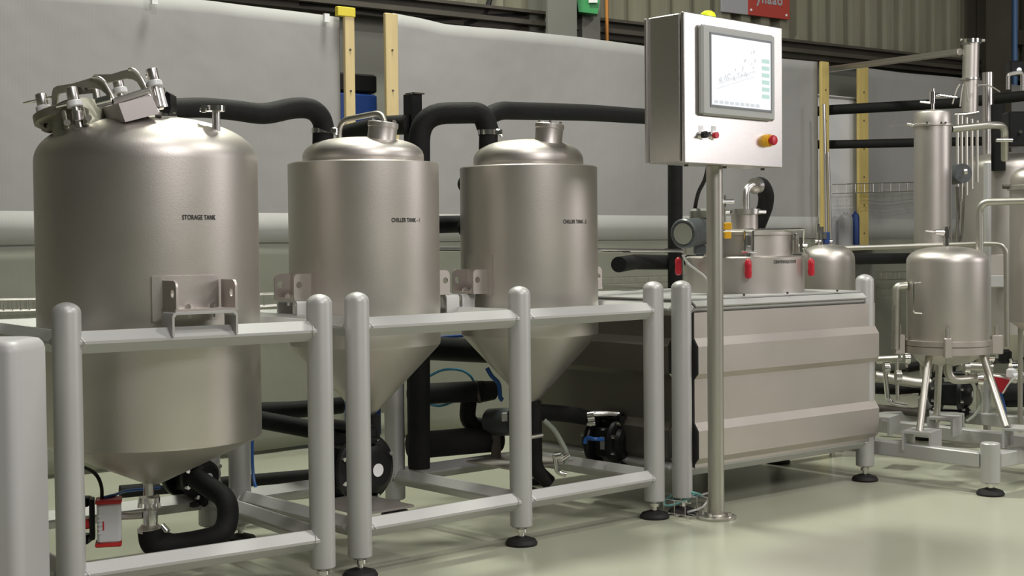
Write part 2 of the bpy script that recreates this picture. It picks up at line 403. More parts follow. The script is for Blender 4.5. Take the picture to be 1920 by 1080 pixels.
# ------------------------------------------------------------------ tank support lug and its stand
def ear_poly(w, h, r=.02):
    pts = [(0, 0), (w, 0), (w, h-r)] + [(w-r+r*math.cos(t), h-r+r*math.sin(t)) for t in [PI/2*k/5 for k in range(1, 6)]] + [(0, h)]
    return pts
def lug(root, base, rad, width=.17, ln=.115, h=.082):
    """two drilled ears standing out from the shell along rad on a base plate"""
    rad = V(rad).normalized(); z = V((0, 0, 1)); sd = z.cross(rad)
    R = Matrix((rad, sd, z)).transposed()
    l = MB().box(base + rad*ln/2 + z*.004, (ln, width+.012, .008), R).build('support_lug', 'panel_steel', root)
    for k in (-1, 1):
        MB().prism(ear_poly(ln, h), .007, base + sd*(k*width/2-.0035) + z*.006, R, [circ(ln*.72, h*.55, .012)]).build('ear', 'panel_steel', l, 25)
    for k in (-.4, .4): b = MB(); b.cyl(base+rad*ln*.55+sd*k*width*.5-z*.02, base+rad*ln*.55+sd*k*width*.5+z*.022, .007, seg=6); b.cyl(base+rad*ln*.55+sd*k*width*.5+z*.006, base+rad*ln*.55+sd*k*width*.5+z*.018, .013, seg=6); b.build('bolt', 'brushed_steel', l)
    return l
def stand(root, base, rad, width=.18, ln=.09, h=.075):
    """inverted channel welded on the rail under a lug"""
    rad = V(rad).normalized(); z = V((0, 0, 1)); sd = z.cross(rad); R = Matrix((sd, -rad, z)).transposed(); t = .007
    w = width/2; poly = [(-w, 0), (-w, h-.012), (-w+.004, h-.003), (-w+.012, h), (w-.012, h), (w-.004, h-.003), (w, h-.012), (w, 0), (w-t, 0), (w-t, h-.015), (w-.014, h-t), (-w+.014, h-t), (-w+t, h-.015), (-w+t, 0)]
    return MB().prism(poly, ln, base + rad*ln/2, R).build('channel_stand', 'silver_paint', root, 30)

def shell_arc(c, r, th0, th1, z0, z1, t=.006, n=10):
    """curved doubler plate on a cylinder"""
    vs = []; fs = []
    for i in range(n+1):
        th = th0+(th1-th0)*i/n
        for rr in (r-.002, r+t):
            for z in (z0, z1): vs.append(V((c.x+rr*math.cos(th), c.y+rr*math.sin(th), z)))
    for i in range(n):
        a = i*4; b = a+4
        fs += [(a+2, b+2, b+3, a+3), (a, a+1, b+1, b), (a+1, a+3, b+3, b+1), (a, b, b+2, a+2)]
    fs += [(0, 2, 3, 1), (n*4, n*4+1, n*4+3, n*4+2)]
    return MB().add(vs, fs)

def dome_prof(r, z, h, n=12, e=2.45):
    """torispherical head: knuckle then shallow cap, from the shoulder (r, z) up to (0, z+h)"""
    out = []
    for k in range(n+1):
        t = PI/2*k/n
        x = math.cos(t)**(2/e); y = math.sin(t)**(2/e); out.append((max(r*x, .002), z+h*y))
    return out

# ------------------------------------------------------------------ storage tank
c1 = L1(.407, .415, 0); Yt = c1.y; r1 = pm(203, Yt)
zs = at(272, 307, Yt).z; za = at(272, 219, Yt).z; zsm = at(272, 849, Yt-r1).z; zc = at(278, 906, Yt).z
t1 = thing('storage_tank', (c1.x, c1.y, zc), 'large bead-blasted steel storage tank with a cone bottom at the left', 'tank')
prof = [(.02, zc), (.03, zc+.002), (r1-.012, zsm-.008), (r1-.002, zsm), (r1, zsm+.008)] + [(r1, zs)] + dome_prof(r1, zs, za-zs, n=20, e=2.2)[1:]
MB().lathe(prof, (c1.x, c1.y, 0), None, 96).build('vessel_shell', 'blasted_steel', t1, 25)
nrm1 = R1 @ V((0, -1, 0))
wrap_text('STORAGE TANK', .020, c1, r1, 374, 408, t1)
th = math.atan2(nrm1.y, nrm1.x); dz = at(300, 603, Yt-r1).z, at(300, 518, Yt-r1).z
dp = shell_arc(c1, r1, th-.36, th+.22, dz[0], dz[1], .009).build('doubler_plate', 'blasted_steel', t1, 30)
zl = HT+.075
lug(t1, c1 + nrm1*(r1-.004) + V((0, 0, zl)) , nrm1, .185, .10, .085)
stand(sk1, L1(.395, 0, HT+.006), nrm1, .205, .08, .069)
# small nozzle with clamp on the dome
g = at(405, 262, Yt-.12); tp = at(405, 206, Yt-.12)
nz = MB().cyl(V((tp.x, tp.y, g.z-.03)), tp, .0125).build('nozzle', 'brushed_steel', t1)
k = MB().cyl(tp-V((0, 0, .004)), tp+V((0, 0, .012)), .028, seg=28); k.cyl(at(375, 206, Yt-.12), at(420, 206, Yt-.12), .006, seg=8); k.box(at(382, 204, Yt-.13), (.012, .02, .022)); k.build('clamp', 'polished_steel', nz)
# manway with its swing bolts, tilted on the shoulder
YM = Yt-.10
def hexa(fl, fr_, bl, top_dz):
    """box from pixel corners: near-left edge fl=((u,v)top,(u,v)bottom,Y), near-right, far-left; closed behind"""
    A0, A1 = at(*fl[0], fl[2]), at(*fl[1], fl[2]); B0, B1 = at(*fr_[0], fr_[2]), at(*fr_[1], fr_[2]); D0, D1 = at(*bl[0], bl[2]), at(*bl[1], bl[2])
    return MB().add([A1, B1, B1+D1-A1, D1, A0, B0, B0+D0-A0, D0], [(0, 1, 2, 3), (4, 5, 6, 7), (0, 1, 5, 4), (1, 2, 6, 5), (2, 3, 7, 6), (3, 0, 4, 7)])
MB().cyl(at(158, 285, YM-.09), at(146, 212, YM-.03), pm(50, YM), seg=48).build('manway_neck', 'shaded_olive_steel', t1)  # shadow on the neck is painted in by the darker metal colour
ux = (at(180, 188, YM)-at(70, 213, YM)).normalized(); uz = ux.cross(V((0, 1, 0)))
Rm = Matrix((ux, V((0, 1, 0)), uz)).transposed() @ Matrix.Rotation(-.10, 3, 'X')
pc = at(131, 211, YM)
MB().lathe([(pm(60, YM), -.030), (pm(67, YM), -.022), (pm(67, YM), .002), (pm(60, YM), .008), (pm(30, YM), .014), (.003, .016)], pc, Rm, 56).build('manway_cover', 'shaded_olive_steel', t1)
hexa(((222, 194), (235, 229), YM-.17), ((285, 179), (299, 213), YM-.12), ((190, 203), (196, 238), YM-.04), 0).build('hinge_box', 'housing_steel', t1)
def bolt_post(u, v, Y, hp=24, rod=0):
    a = at(u, v, Y)
    o = MB().lathe([(.021, 0), (.0235, .002), (.0235, .016), (.020, .019)], a, Rm, 28).build('bolt_collar', 'white_plastic', t1)
    MB().lathe([(.0165, .018), (.0175, .02), (.0175, pm(hp+11, Y)-.002), (.0145, pm(hp+11, Y))], a, Rm, 24).build('swing_bolt', 'brushed_steel', o)
    if rod: MB().cyl(a+uz*pm(hp, Y)-ux*pm(rod, Y), a+uz*pm(hp, Y)+ux*pm(abs(rod)*.8, Y), .0045, seg=8).build('tommy_bar', 'polished_steel', o)
    MB().cyl(a-uz*.062, a, .012, seg=14).build('bolt_shank', 'brushed_steel', o)
bolt_post(83, 210, YM-.03, 24, 34); bolt_post(141, 201, YM-.14, 27, 0); bolt_post(226, 176, YM+.14, 20, 0); bolt_post(291, 163, YM-.06, 24, 12)
MB().cyl(at(182, 186, YM-.02), at(178, 163, YM-.02), pm(7, YM), seg=18).build('cover_stud', 'brushed_steel', t1)
k = MB().cyl(at(148, 170, YM-.1), at(170, 168, YM-.04), pm(7, YM)); k.build('stud_wing', 'dark_steel', t1)
MB().ppx([(97, 207), (97, 174), (100, 165), (107, 161), (134, 157), (174, 145), (185, 146), (196, 154), (204, 167), (212, 182), (218, 197), (211, 197), (204, 184), (197, 175), (188, 168), (174, 164), (150, 165), (123, 172), (110, 175), (107, 180), (106, 206)], YM-.09, .014).build('handle_arch', 'shaded_olive_steel', t1, 30)
MB().ppx([(176, 146), (176, 140), (209, 139), (228, 133), (241, 130), (250, 131), (263, 143), (271, 157), (278, 172), (270, 176), (263, 164), (257, 154), (247, 148), (235, 147), (209, 153), (196, 156)], YM+.02, .014).build('handle_arch', 'shaded_olive_steel', t1, 30)
# bright rims curling along the two arches
for pts_, Y_ in (([(174, 145), (185, 146), (196, 154), (204, 167), (212, 182), (219, 200)], YM-.10), ([(241, 130), (250, 131), (263, 143), (271, 157), (278, 172), (290, 196), (299, 214)], YM-.06)):
    MB().tube(smooth_path([at(u, v, Y_) for u, v in pts_], 4), .0055, 8).build('arch_rim', 'brushed_steel', t1)
MB().cyl(at(213, 191, YM-.13), at(279, 170, YM-.10), pm(6.5, YM)).build('hinge_tube', 'brushed_steel', t1)
MB().cyl(at(106, 200, YM-.12), at(128, 195, YM-.12), .006, seg=8).build('cross_rod', 'polished_steel', t1)
MB().cyl(at(182, 193, YM-.14), at(210, 186, YM-.14), pm(9, YM)).build('hinge_knuckle', 'polished_steel', t1)
MB().ppx([(72, 224), (110, 217), (112, 240), (84, 248), (78, 245)], YM-.07, .05, [[(86+5*math.cos(-q*.7), 235+5*math.sin(-q*.7)) for q in range(9)]]).build('lifting_lug', 'shaded_olive_steel', t1)
for u, v in ((127, 228), (162, 220)):
    MB().box(at(u, v, YM-.125), (.014, .05, .060), Rm, .003).build('swing_bracket', 'shaded_olive_steel', t1)
MB().cyl(at(147, 226, YM-.15), at(145, 208, YM-.15), .017, seg=20).build('swing_nut', 'brushed_steel', t1)
for u, v in ((126, 230), (166, 221)):
    MB().cyl(at(u, v, YM-.158), at(u, v, YM-.14), .010, seg=16).build('pivot_pin', 'brushed_steel', t1)
MB().ppx([(308, 178), (312, 171), (319, 176), (320, 206), (316, 217), (304, 217), (308, 200)], YM-.05, .08).build('valve_block', 'black_plastic', t1)
MB().cyl(at(297, 217, YM-.08), at(326, 218, YM-.0), .012).build('hose_clamp', 'polished_steel', t1)
MB().cyl(at(297, 168, YM-.04), at(307, 203, YM-.04), .020).build('latch_cylinder', 'brushed_steel', t1)

# outlet below the cone
ou = thing('outlet_valve', at(280, 998, Yt), 'chromed sanitary outlet valve under the storage tank cone', 'valve')
pz = lambda u, v: at(u, v, Yt)
MB().lathe([(.012+pm(3, Yt), 0), (.016, .05)], pz(279, 928), None, 24).build('spigot', 'brushed_steel', ou)
k = MB().cyl(pz(280, 942), pz(280, 932), .034, seg=28); k.cyl(pz(262, 938), pz(298, 930), .006, seg=8); k.cyl(pz(296, 932), pz(298, 952), .006, seg=8); k.cyl(pz(264, 933), pz(262, 952), .008, seg=8); k.build('clamp', 'polished_steel', ou)
MB().lathe([(.024, 0), (.024, .05), (.018, .058), (.018, .07)], pz(282, 985), None, 28).build('valve_body', 'polished_steel', ou)
MB().lathe([(.040, 0), (.040, .012), (.032, .016), (.026, .024)], pz(281, 997), None, 32).build('flange', 'brushed_steel', ou)
MB().cyl(pz(268, 966), pz(226, 968), .012).build('side_stub', 'brushed_steel', ou)
k = MB().cyl(pz(302, 985), pz(312, 996), .012); k.cyl(pz(310, 990), pz(318, 996), .005, seg=8); k.build('wing_nut', 'polished_steel', ou)
pi = MB().tube(bend([pz(282, 992), at(286, 1024, Yt), at(345, 1020, Yt+.05), at(424, 1003, Yt+.15), at(430, 938, Yt+.22), at(368, 898, Yt+.36)], .10), [.041]*10+[.036]*33+[.036], 20)
tag(pi.build('insulated_pipe', 'insulation_foam'), 'black insulated pipe looping from the storage tank outlet to the pump', 'pipe')
# actuator
ac = thing('valve_actuator', at(200, 1022, Yt-.02), 'white and red electric valve actuator beside the storage tank outlet', 'actuator')
Ya = Yt-.03
k = MB().box(at(205, 978, Ya), (pm(44, Ya), .075, pm(76, Ya)), frame(.25), .008); k.build('housing', 'white_plastic', ac)
for v, nm in ((938, 'top_cap'), (1018, 'bottom_cap')):
    MB().box(at(204, v, Ya), (pm(48, Ya), .08, pm(7, Ya)), frame(.25), .003).build(nm, 'red_paint', ac)
MB().box(at(173, 972, Ya+.01), (.016, .06, .13), frame(.25), .003).build('side_bracket', 'black_plastic', ac)
MB().cyl(at(152, 984, Ya), at(170, 981, Ya), .017).build('release_knob', 'red_paint', ac)
for v_ in (1010, 940): MB().box(at(160, v_, Ya+.02), (.03, .05, .03), None, .004).build('cable_gland', 'black_plastic', ac)
fr = Plane(at(205, 978, Ya)+frame(.25) @ V((0, -.039, 0)), .25)
def flat_text(s, size, pl, u, v, parent, m='lettering_black', rot=0, name='lettering', narrow=1):
    vs, fs = text_mesh(s, size); p = pl.on(u, v); c, q = math.cos(rot), math.sin(rot)
    return MB().add([p - pl.n*.0012 + pl.s*(x.x*narrow*c-x.y*q)+V((0, 0, x.x*narrow*q+x.y*c)) for x in vs], fs).build(name, m, parent)
k = MB(); 
for i in range(5): k.box(fr.on(188, 968+i*8)-fr.n*.001, (.013, .0015, .004), fr.R)
k.build('label_print', 'label_white', ac)
MB().box(fr.on(194, 986)-fr.n*.001, (.004, .0015, .028), fr.R).build('label_stripe', 'red_paint', ac)
tag(MB().tube(smooth_path([at(126, 876, Ya+.1), at(158, 877, Ya+.08), at(180, 890, Ya+.03), at(190, 912, Ya), at(191, 936, Ya)]), .006, 8).build('black_cable', 'black_rubber'), 'black cable arching into the top of the white and red actuator', 'cable')
tag(MB().tube(smooth_path([at(194, 933, Ya), at(215, 928, Ya+.04), at(240, 920, Ya+.2), at(300, 915, Ya+.4)]), .005, 8).build('blue_hose', 'blue_hose'), 'blue air hose running from the white actuator behind the cone', 'hose')

# ------------------------------------------------------------------ chiller tanks
def chiller(u, c, hw, vr, dome_hw, va, vseam, cone, label, text, tu, tv, noz):
    Y = c.y; r = pm(hw, Y); zr = at(u, vr, Y).z; rd = pm(dome_hw, Y); zd = at(u, va, Y).z; zse = at(u, vseam, Y-r).z
    tipr = .022; ztip = at(u, cone, Y).z
    root = thing('chiller_tank', (c.x, c.y, ztip), label, 'tank', None)
    prof = [(tipr*.8, ztip), (tipr, ztip+.002), (r-.01, zse-.012), (r-.001, zse), (r, zse+.01), (r, zr-.004), (r-.004, zr)]
    MB().lathe(prof, (c.x, c.y, 0), None, 88).build('vessel_shell', 'blasted_steel', root, 20)
    dm = MB().lathe([(rd-.004, zr-.02), (rd-.004, zr+.004), (rd, zr+.012)] + dome_prof(rd, zr+.02, zd-zr-.02, n=14), (c.x, c.y, 0), None, 72).build('vessel_head', 'blasted_steel', root, 30)
    (ub, vb), (ut, vt), hwn = noz; a, b = at(ub, vb, Y-.09), at(ut, vt, Y-.09); rn = pm(hwn, Y)
    q = (b-a).to_track_quat('Z', 'Y').to_matrix(); h = (b-a).length
    nz = MB().lathe([(rn+.014, 0), (rn+.004, .012), (rn, .02), (rn, h-.02), (rn+.003, h-.018), (rn+.003, h-.003), (rn, h), (rn-.012, h+.001), (rn-.014, h-.006), (.002, h-.006)], a, q, 36).build('sight_glass_nozzle', 'blasted_steel', root, 30)
    k = MB()
    for i in range(6):
        t = 2*PI*i/6; p = a + q @ V(((rn-.007)*math.cos(t), (rn-.007)*math.sin(t), h)); MB().cyl(p, p+(b-a).normalized()*.009, .006, seg=6).build('cap_screw', 'brushed_steel', nz)
    wrap_text(text, .0195, c, r, tu, tv, root)
    return root, r
c2 = L2(.325, .41, 0); c3 = L2(1.085, .37, 0)
ta, r2 = chiller(683, c2, 140.5, 307, 113, 258, 655, 782, 'steel chiller tank nearest the storage tank, lettered CHILLER TANK - 1', 'CHILLER TANK - 1', 763, 413, ((713, 284), (719, 229), 26.5))
tb, r3 = chiller(991, c3, 128.5, 314, 103, 262, 634, 756, 'steel chiller tank nearest the control pedestal, lettered CHILLER TANK - 2', 'CHILLER TANK - 2', 1080, 416, ((1026, 284), (1031, 232), 25.5))
sdir = R2 @ V((1, 0, 0))
for root, c, r, sides in ((ta, c2, r2, (-1, 1)), (tb, c3, r3, (-1, 1))):
    for sg in sides:
        rd = sdir*sg; th = math.atan2(rd.y, rd.x)
        shell_arc(c, r, th-.30, th+.30, HT+.07, HT+.225, .009).build('doubler_plate', 'blasted_steel', root, 30)
        lug(root, c + rd*(r-.004) + V((0, 0, HT+.078)), rd, .12, .075, .085)
for s, off in ((0, .02), (.70, -.03), (.70, .045), (1.397, -.02)):
    dd = .40 if s < .9 else .385
    stand(sk2, L2(s+off, dd, HT+.012), sdir, .13, .06, .066)
# bent steel vent pipe behind the first chiller
tag(MB().tube(bend([at(636, 300, c2.y+.14), at(636, 226, c2.y+.14), at(716, 211, c2.y+.04), at(724, 240, c2.y-.0)], .05), .0105, 14).build('vent_pipe', 'pipe_steel'), 'thin bent steel vent pipe over the first chiller tank', 'pipe')

# ------------------------------------------------------------------ insulated pipes up high
def pipe(pts, r, label, rad=.1, m='insulation_foam', name='insulated_pipe', cat='pipe', seg=20, group=None):
    return tag(MB().tube(bend(P3(pts), rad), r, seg).build(name, m), label, cat, group)
pts = smooth_path(P3([(312, 204, 4.48), (380, 202, 4.62), (440, 207, 4.74), (495, 213, 4.84), (550, 203, 4.92), (583, 205, 4.96), (602, 222, 5.0), (609, 250, 5.02)]))
rr = [.032+.005*min(1, i/20) for i in range(len(pts))]
tag(MB().tube(pts, rr, 22).build('insulated_pipe', 'insulation_foam'), 'thick black insulated pipe from the storage tank lid to the first chiller tank', 'pipe')
def branch(u, v0, v1, Y, r, label, clampv):
    o = thing('insulated_branch', at(u, v1, Y), label, 'pipe')
    MB().cyl(at(u, v1, Y), at(u+1, v0, Y), r, seg=24).build('foam_sleeve', 'insulation_foam', o)
    k = MB().cyl(at(u, clampv+5, Y), at(u, clampv-4, Y), r+.004, seg=28); k.build('clamp', 'polished_steel', o)
    k = MB().box(at(u+20, clampv, Y-.02), (.03, .02, .022), None, .003); k.cyl(at(u+16, clampv-6, Y-.02), at(u+26, clampv+8, Y-.02), .005, seg=8); k.build('clamp_nut', 'polished_steel', o)
branch(605, 240, 292, 5.02, .038, 'black foam sleeve with a clamp dropping onto the first chiller tank head', 245)
branch(915, 244, 292, 5.48, .037, 'black foam sleeve with a clamp dropping onto the second chiller tank head', 248)
pts = bend(P3([(786, 878, 5.45), (786, 213, 5.45), (905, 211, 5.5), (917, 250, 5.5)]), .11)
tag(MB().tube(pts, .0425, 22).build('insulated_pipe', 'insulation_foam'), 'tall black insulated riser behind the chiller tanks arching over to the second head', 'pipe')
pc_ = thing('square_post', at(778, 900, 5.62), 'black square steel post sticking up behind the arched riser', 'post')
MB().box((at(778, 177, 5.62)+at(778, 900, 5.62))/2, (.055, .055, (at(778, 177, 5.62)-at(778, 900, 5.62)).z), frame(.72), .002).build('post', 'black_plastic', pc_)
MB().box(at(778, 176, 5.62), (.055, .055, .006), frame(.72)).build('end_cap', 'dark_steel', pc_)
pipe([(655, 250, 5.9), (712, 236, 5.75), (770, 233, 5.6)], .040, 'short black insulated pipe running behind the first chiller nozzle', .05)
pipe([(905, 224, 5.55), (935, 207, 5.62), (1100, 211, 6.2), (1266, 222, 6.95), (1266, 700, 6.95)], .037, 'long black insulated pipe passing behind the control box and turning down', .10)
pipe([(786, 422, 5.62), (868, 420, 5.85)], .036, 'short horizontal black pipe between the two chiller tanks', .03)
pipe([(1262, 492, 7.05), (1190, 491, 6.75), (1160, 496, 6.45)], .037, 'stub of black insulated pipe right of the second chiller tank', .03)
pipe([(1290, 490, 7.2), (1730, 484, 8.5)], .032, 'black insulated pipe running low behind the small domed tank', .03)
for v, lb in ((345, 'upper black foam elbow peeping out left of the second chiller tank'), (428, 'lower black foam elbow peeping out left of the second chiller tank')):
    tag(MB().lathe([(.002, -.04)]+[(.04*math.cos(t), .04*math.sin(t)) for t in [-1.2+.3*q for q in range(9)]]+[(.002, .04)], at(876, v, 5.72), None, 16).build('foam_elbow', 'insulation_foam'), lb, 'pipe')
pipe([(800, 467, 5.9), (1285, 470, 6.9)], .010, 'thin bright steel conduit running behind the chiller tanks', .03, 'polished_steel', 'steel_conduit', seg=10)

# right-hand pipes through the gap in the sheets
yr = PC.on(1533, 300).y
pipe([(1500, 212, yr+.35), (1560, 206, yr+.1), (1800, 193, yr-.4), (1990, 172, yr-.9)], .036, 'upper black insulated pipe crossing the right gap above the filter column', .05)
pipe([(1500, 271, yr+.35), (1560, 271, yr+.12), (1740, 267, yr-.1), (1960, 262, yr-.4)], .031, 'lower black insulated pipe crossing the right gap behind the filter column', .05)
pipe([(1871, 196, 8.05), (1872, 320, 8.05)], .040, 'short black upright pipe linking the two black pipes near the right edge', .03)
pipe([(1548, 131, yr+.3), (1800, 97, 8.6)], .022, 'slanting grey steel tube under the hall cladding at the right', .05, 'pipe_steel', 'steel_tube', seg=12)

# ------------------------------------------------------------------ low pipes between the frames
pipe([(440, 772, 5.35), (560, 768, 5.5), (640, 760, 5.6)], .034, 'upper of two black pipes beside the right leg of the storage frame', .05)
pipe([(440, 778, 5.2), (530, 795, 5.25), (620, 812, 5.3)], .034, 'lower of two black pipes beside the right leg of the storage frame', .05)
pipe([(225, 922, 5.55), (420, 905, 5.75), (640, 886, 6.0)], .026, 'black insulated pipe running near the floor behind the storage frame', .05)
pipe([(790, 652, 5.75), (935, 660, 6.0)], .050, 'thick black pipe crossing under the conduit between chiller cones', .05)
pipe([(770, 740, 5.6), (905, 733, 5.75)], .043, 'black pipe with end cap at mid height between chiller cones', .05)
pipe([(880, 742, 5.78), (874, 798, 5.78), (945, 800, 5.8)], .034, 'black elbow dropping from the capped pipe to the grey motor', .09)
pipe([(770, 836, 5.6), (935, 822, 5.8)], .055, 'thickest black pipe lying low between chiller frame legs', .05)
o = thing('pipe_end_cap', at(915, 733, 5.74), 'rounded black end cap on the mid-height pipe', 'cap')
MB().cyl(at(896, 735, 5.74), at(924, 732, 5.78), .046, .040, 24).build('cap', 'black_rubber', o); MB().cyl(at(894, 735, 5.74), at(899, 734, 5.74), .048, seg=24).build('clamp', 'dark_steel', o)
pipe([(1001, 752, c3.y), (1003, 880, c3.y), (1030, 905, c3.y+.02)], .030, 'black boot pipe dropping from the second chiller cone', .06)
pipe([(1000, 772, c3.y+.05), (1060, 776, 5.62), (1112, 784, 5.75)], .033, 'black insulated pipe from the second chiller outlet to its pump', .03)
pipe([(699, 778, c2.y), (697, 845, c2.y)], .028, 'black sleeve dropping from the first chiller cone', .03)
tag(MB().tube(smooth_path(P3([(800, 708, 5.7), (830, 694, 5.75), (862, 694, 5.78), (882, 705, 5.78), (890, 722, 5.78)])), .0055, 8).build('blue_hose', 'pale_blue_hose'), 'pale blue hose arching above the capped black pipe', 'hose')
tag(MB().tube(smooth_path(P3([(800, 757, 5.75), (825, 761, 5.75), (848, 754, 5.75)])), .006, 8).build('blue_hose', 'pale_blue_hose'), 'pale blue hose sagging below the capped black pipe', 'hose')
tag(MB().tube(smooth_path(P3([(474, 770, 5.12), (473, 860, 5.12), (477, 905, 5.1), (484, 922, 5.08)])), .006, 8).build('blue_hose', 'blue_hose'), 'dark blue hose hanging down right of the storage tank', 'hose')
tag(MB().box(at(845, 631, 6.0), (.17, .03, .012), frame(.6), .002).build('blue_strip', 'blue_paint'), 'thin blue strip showing between the chiller tanks', 'strip')
gm = thing('grey_motor', at(935, 860, 5.75), 'dark grey motor with a white plate behind the middle frame leg', 'motor')
MB().cyl(at(920, 792, 5.78), at(965, 790, 5.70), .058, seg=28).build('motor_body', 'transmitter_paint', gm)
MB().box(at(930, 840, 5.75), (.04, .05, .12), None, .004).build('foot', 'dark_steel', gm); MB().box(at(946, 782, 5.66), (.022, .01, .035), frame(.5), .001).build('name_plate', 'label_white', gm)
tag(MB().tube(smooth_path(P3([(913, 690, 5.6), (922, 705, 5.6), (935, 720, 5.6), (938, 745, 5.6), (943, 750, 5.6)])), .009, 8).build('cable_bundle', 'blue_hose'), 'short blue and black cable bundle beside the second cone', 'cable')

# ------------------------------------------------------------------ double diaphragm pumps
def pump(u, v, Y, w, h, yaw, label, plate=False, blue=None):
    """centre at pixel u, v; w along the chamber axis, h tall; yaw turns the axis"""
    c = at(u, v, Y); R = frame(yaw); ax = R @ V((1, 0, 0)); sd = R @ V((0, 1, 0)); z = V((0, 0, 1))
    root = thing('diaphragm_pump', (c.x, c.y, c.z-h/2), label, 'pump')
    MB().box(c, (w*.42, h*.42, h*.50), R, .008).build('centre_block', 'black_plastic', root)
    Rx = Matrix((sd, z, ax)).transposed()
    for sg in (-1, 1):
        q = Rx if sg > 0 else Matrix((-sd, z, -ax)).transposed()
        k = MB().lathe([(h*.38, 0), (h*.40, .006), (h*.40, .022), (h*.36, .028), (h*.30, .032), (h*.27, w*.24), (h*.20, w*.29), (.004, w*.30)], c+ax*sg*w*.20, q, 36)
        ch = k.build('chamber', 'black_plastic', root, 25)
        for i in range(8):
            t = 2*PI*(i+.5)/8; p = c+ax*sg*w*.20+q @ V((h*.36*math.cos(t), h*.36*math.sin(t), .020)); MB().cyl(p, p+ax*sg*.018, .008, seg=8).build('bolt', 'polished_steel', ch)
        MB().cyl(c+ax*sg*(w*.5), c+ax*sg*(w*.505), h*.075, seg=24).build('round_label', 'label_white', ch)
    for sg, nm in ((1, 'discharge_manifold'), (-1, 'suction_manifold')):
        k = MB().cyl(c+z*sg*h*.44-ax*w*.36, c+z*sg*h*.44+ax*w*.36, h*.075, seg=18)
        for s2 in (-1, 1): k.cyl(c+z*sg*h*.30+ax*s2*w*.34, c+z*sg*h*.47+ax*s2*w*.34, h*.09, seg=16); k.cyl(c+z*sg*h*.34+ax*s2*w*.34, c+z*sg*h*.37+ax*s2*w*.34, h*.12, seg=16)
        k.build(nm, 'black_plastic', root)
    k = MB()
    for s1_ in (-1, 1):
        for s2 in (-1, 1): k.box(c-z*h*.46+ax*s1_*w*.3+sd*s2*h*.16, (.02, .03, h*.08), R, .002)
    k.build('foot', 'black_rubber', root)
    if plate: MB().box(c-sd*(h*.215)+ax*w*.02-z*.0, (.02, .003, .052), R).build('name_plate', 'grey_plastic', root)
    return root
pump(358, 890, 5.0, .21, .21, -.70, 'black diaphragm pump with round white label half hidden behind the storage cone')
pump(660, 873, 5.0, .30, .31, -.80, 'largest black diaphragm pump seen between the two close frame legs')
pump(1140, 828, 5.75, .20, .24, -.60, 'black diaphragm pump with round white label left of the last chiller frame leg', True)
MB_ = MB().box(L2(.15, .20, .190), (.22, .30, .008), R2); tag(MB_.build('pump_shelf', 'panel_steel'), 'flat steel shelf plate under the pump in the chiller frame', 'plate')
tag(MB().box(L2(1.16, .52, .190), (.32, .30, .008), R2).build('pump_shelf', 'panel_steel'), 'flat steel shelf plate under the pump by the pedestal', 'plate')
el = thing('clamp_elbow', at(1108, 790, 5.7), 'small chromed elbow with clamps joining the pipe to the pump', 'elbow')
MB().tube(bend(P3([(1108, 798, 5.7), (1106, 776, 5.7), (1160, 776, 5.72)]), .03), .014, 14).build('elbow', 'polished_steel', el)
k = MB().cyl(at(1101, 783, 5.69), at(1114, 781, 5.69), .024); k.cyl(at(1100, 795, 5.69), at(1116, 795, 5.69), .008, seg=8); k.build('clamp', 'polished_steel', el)
tag(MB().tube(smooth_path(P3([(1131, 824, 5.6), (1115, 823, 5.58), (1100, 822, 5.6), (1096, 832, 5.6)])), .008, 8).build('blue_hose', 'blue_hose'), 'short blue air hose on the pump left of the last frame leg', 'hose')
tag(MB().tube(smooth_path(P3([(1188, 866, 5.7), (1205, 870, 5.7), (1225, 878, 5.7)])), .007, 8).build('blue_hose', 'blue_hose'), 'short blue hose on the floor side right of the last pump', 'hose')
tag(MB().tube(smooth_path(P3([(1020, 788, 5.45), (1038, 805, 5.45), (1052, 828, 5.45), (1062, 850, 5.45), (1060, 870, 5.45)])), .010, 10).build('clear_hose', 'clear_hose'), 'clear hose curling down beside the second chiller outlet', 'hose')
vv = thing('drain_valve', at(1048, 888, 5.42), 'small chromed drain valve low in the chiller frame', 'valve')
MB().tube(bend(P3([(1040, 853, 5.42), (1045, 886, 5.42), (1062, 890, 5.42)]), .02), .010, 12).build('valve_body', 'polished_steel', vv)
MB().cyl(at(1052, 862, 5.42), at(1068, 852, 5.42), .009).build('handle', 'polished_steel', vv); MB().cyl(at(1040, 856, 5.42), at(1052, 854, 5.42), .016).build('clamp', 'polished_steel', vv)
tag(MB().cyl(at(994, 820, 5.2), at(1016, 816, 5.25), .008).build('sample_tap', 'polished_steel'), 'tiny chromed tap on the black boot pipe', 'tap')

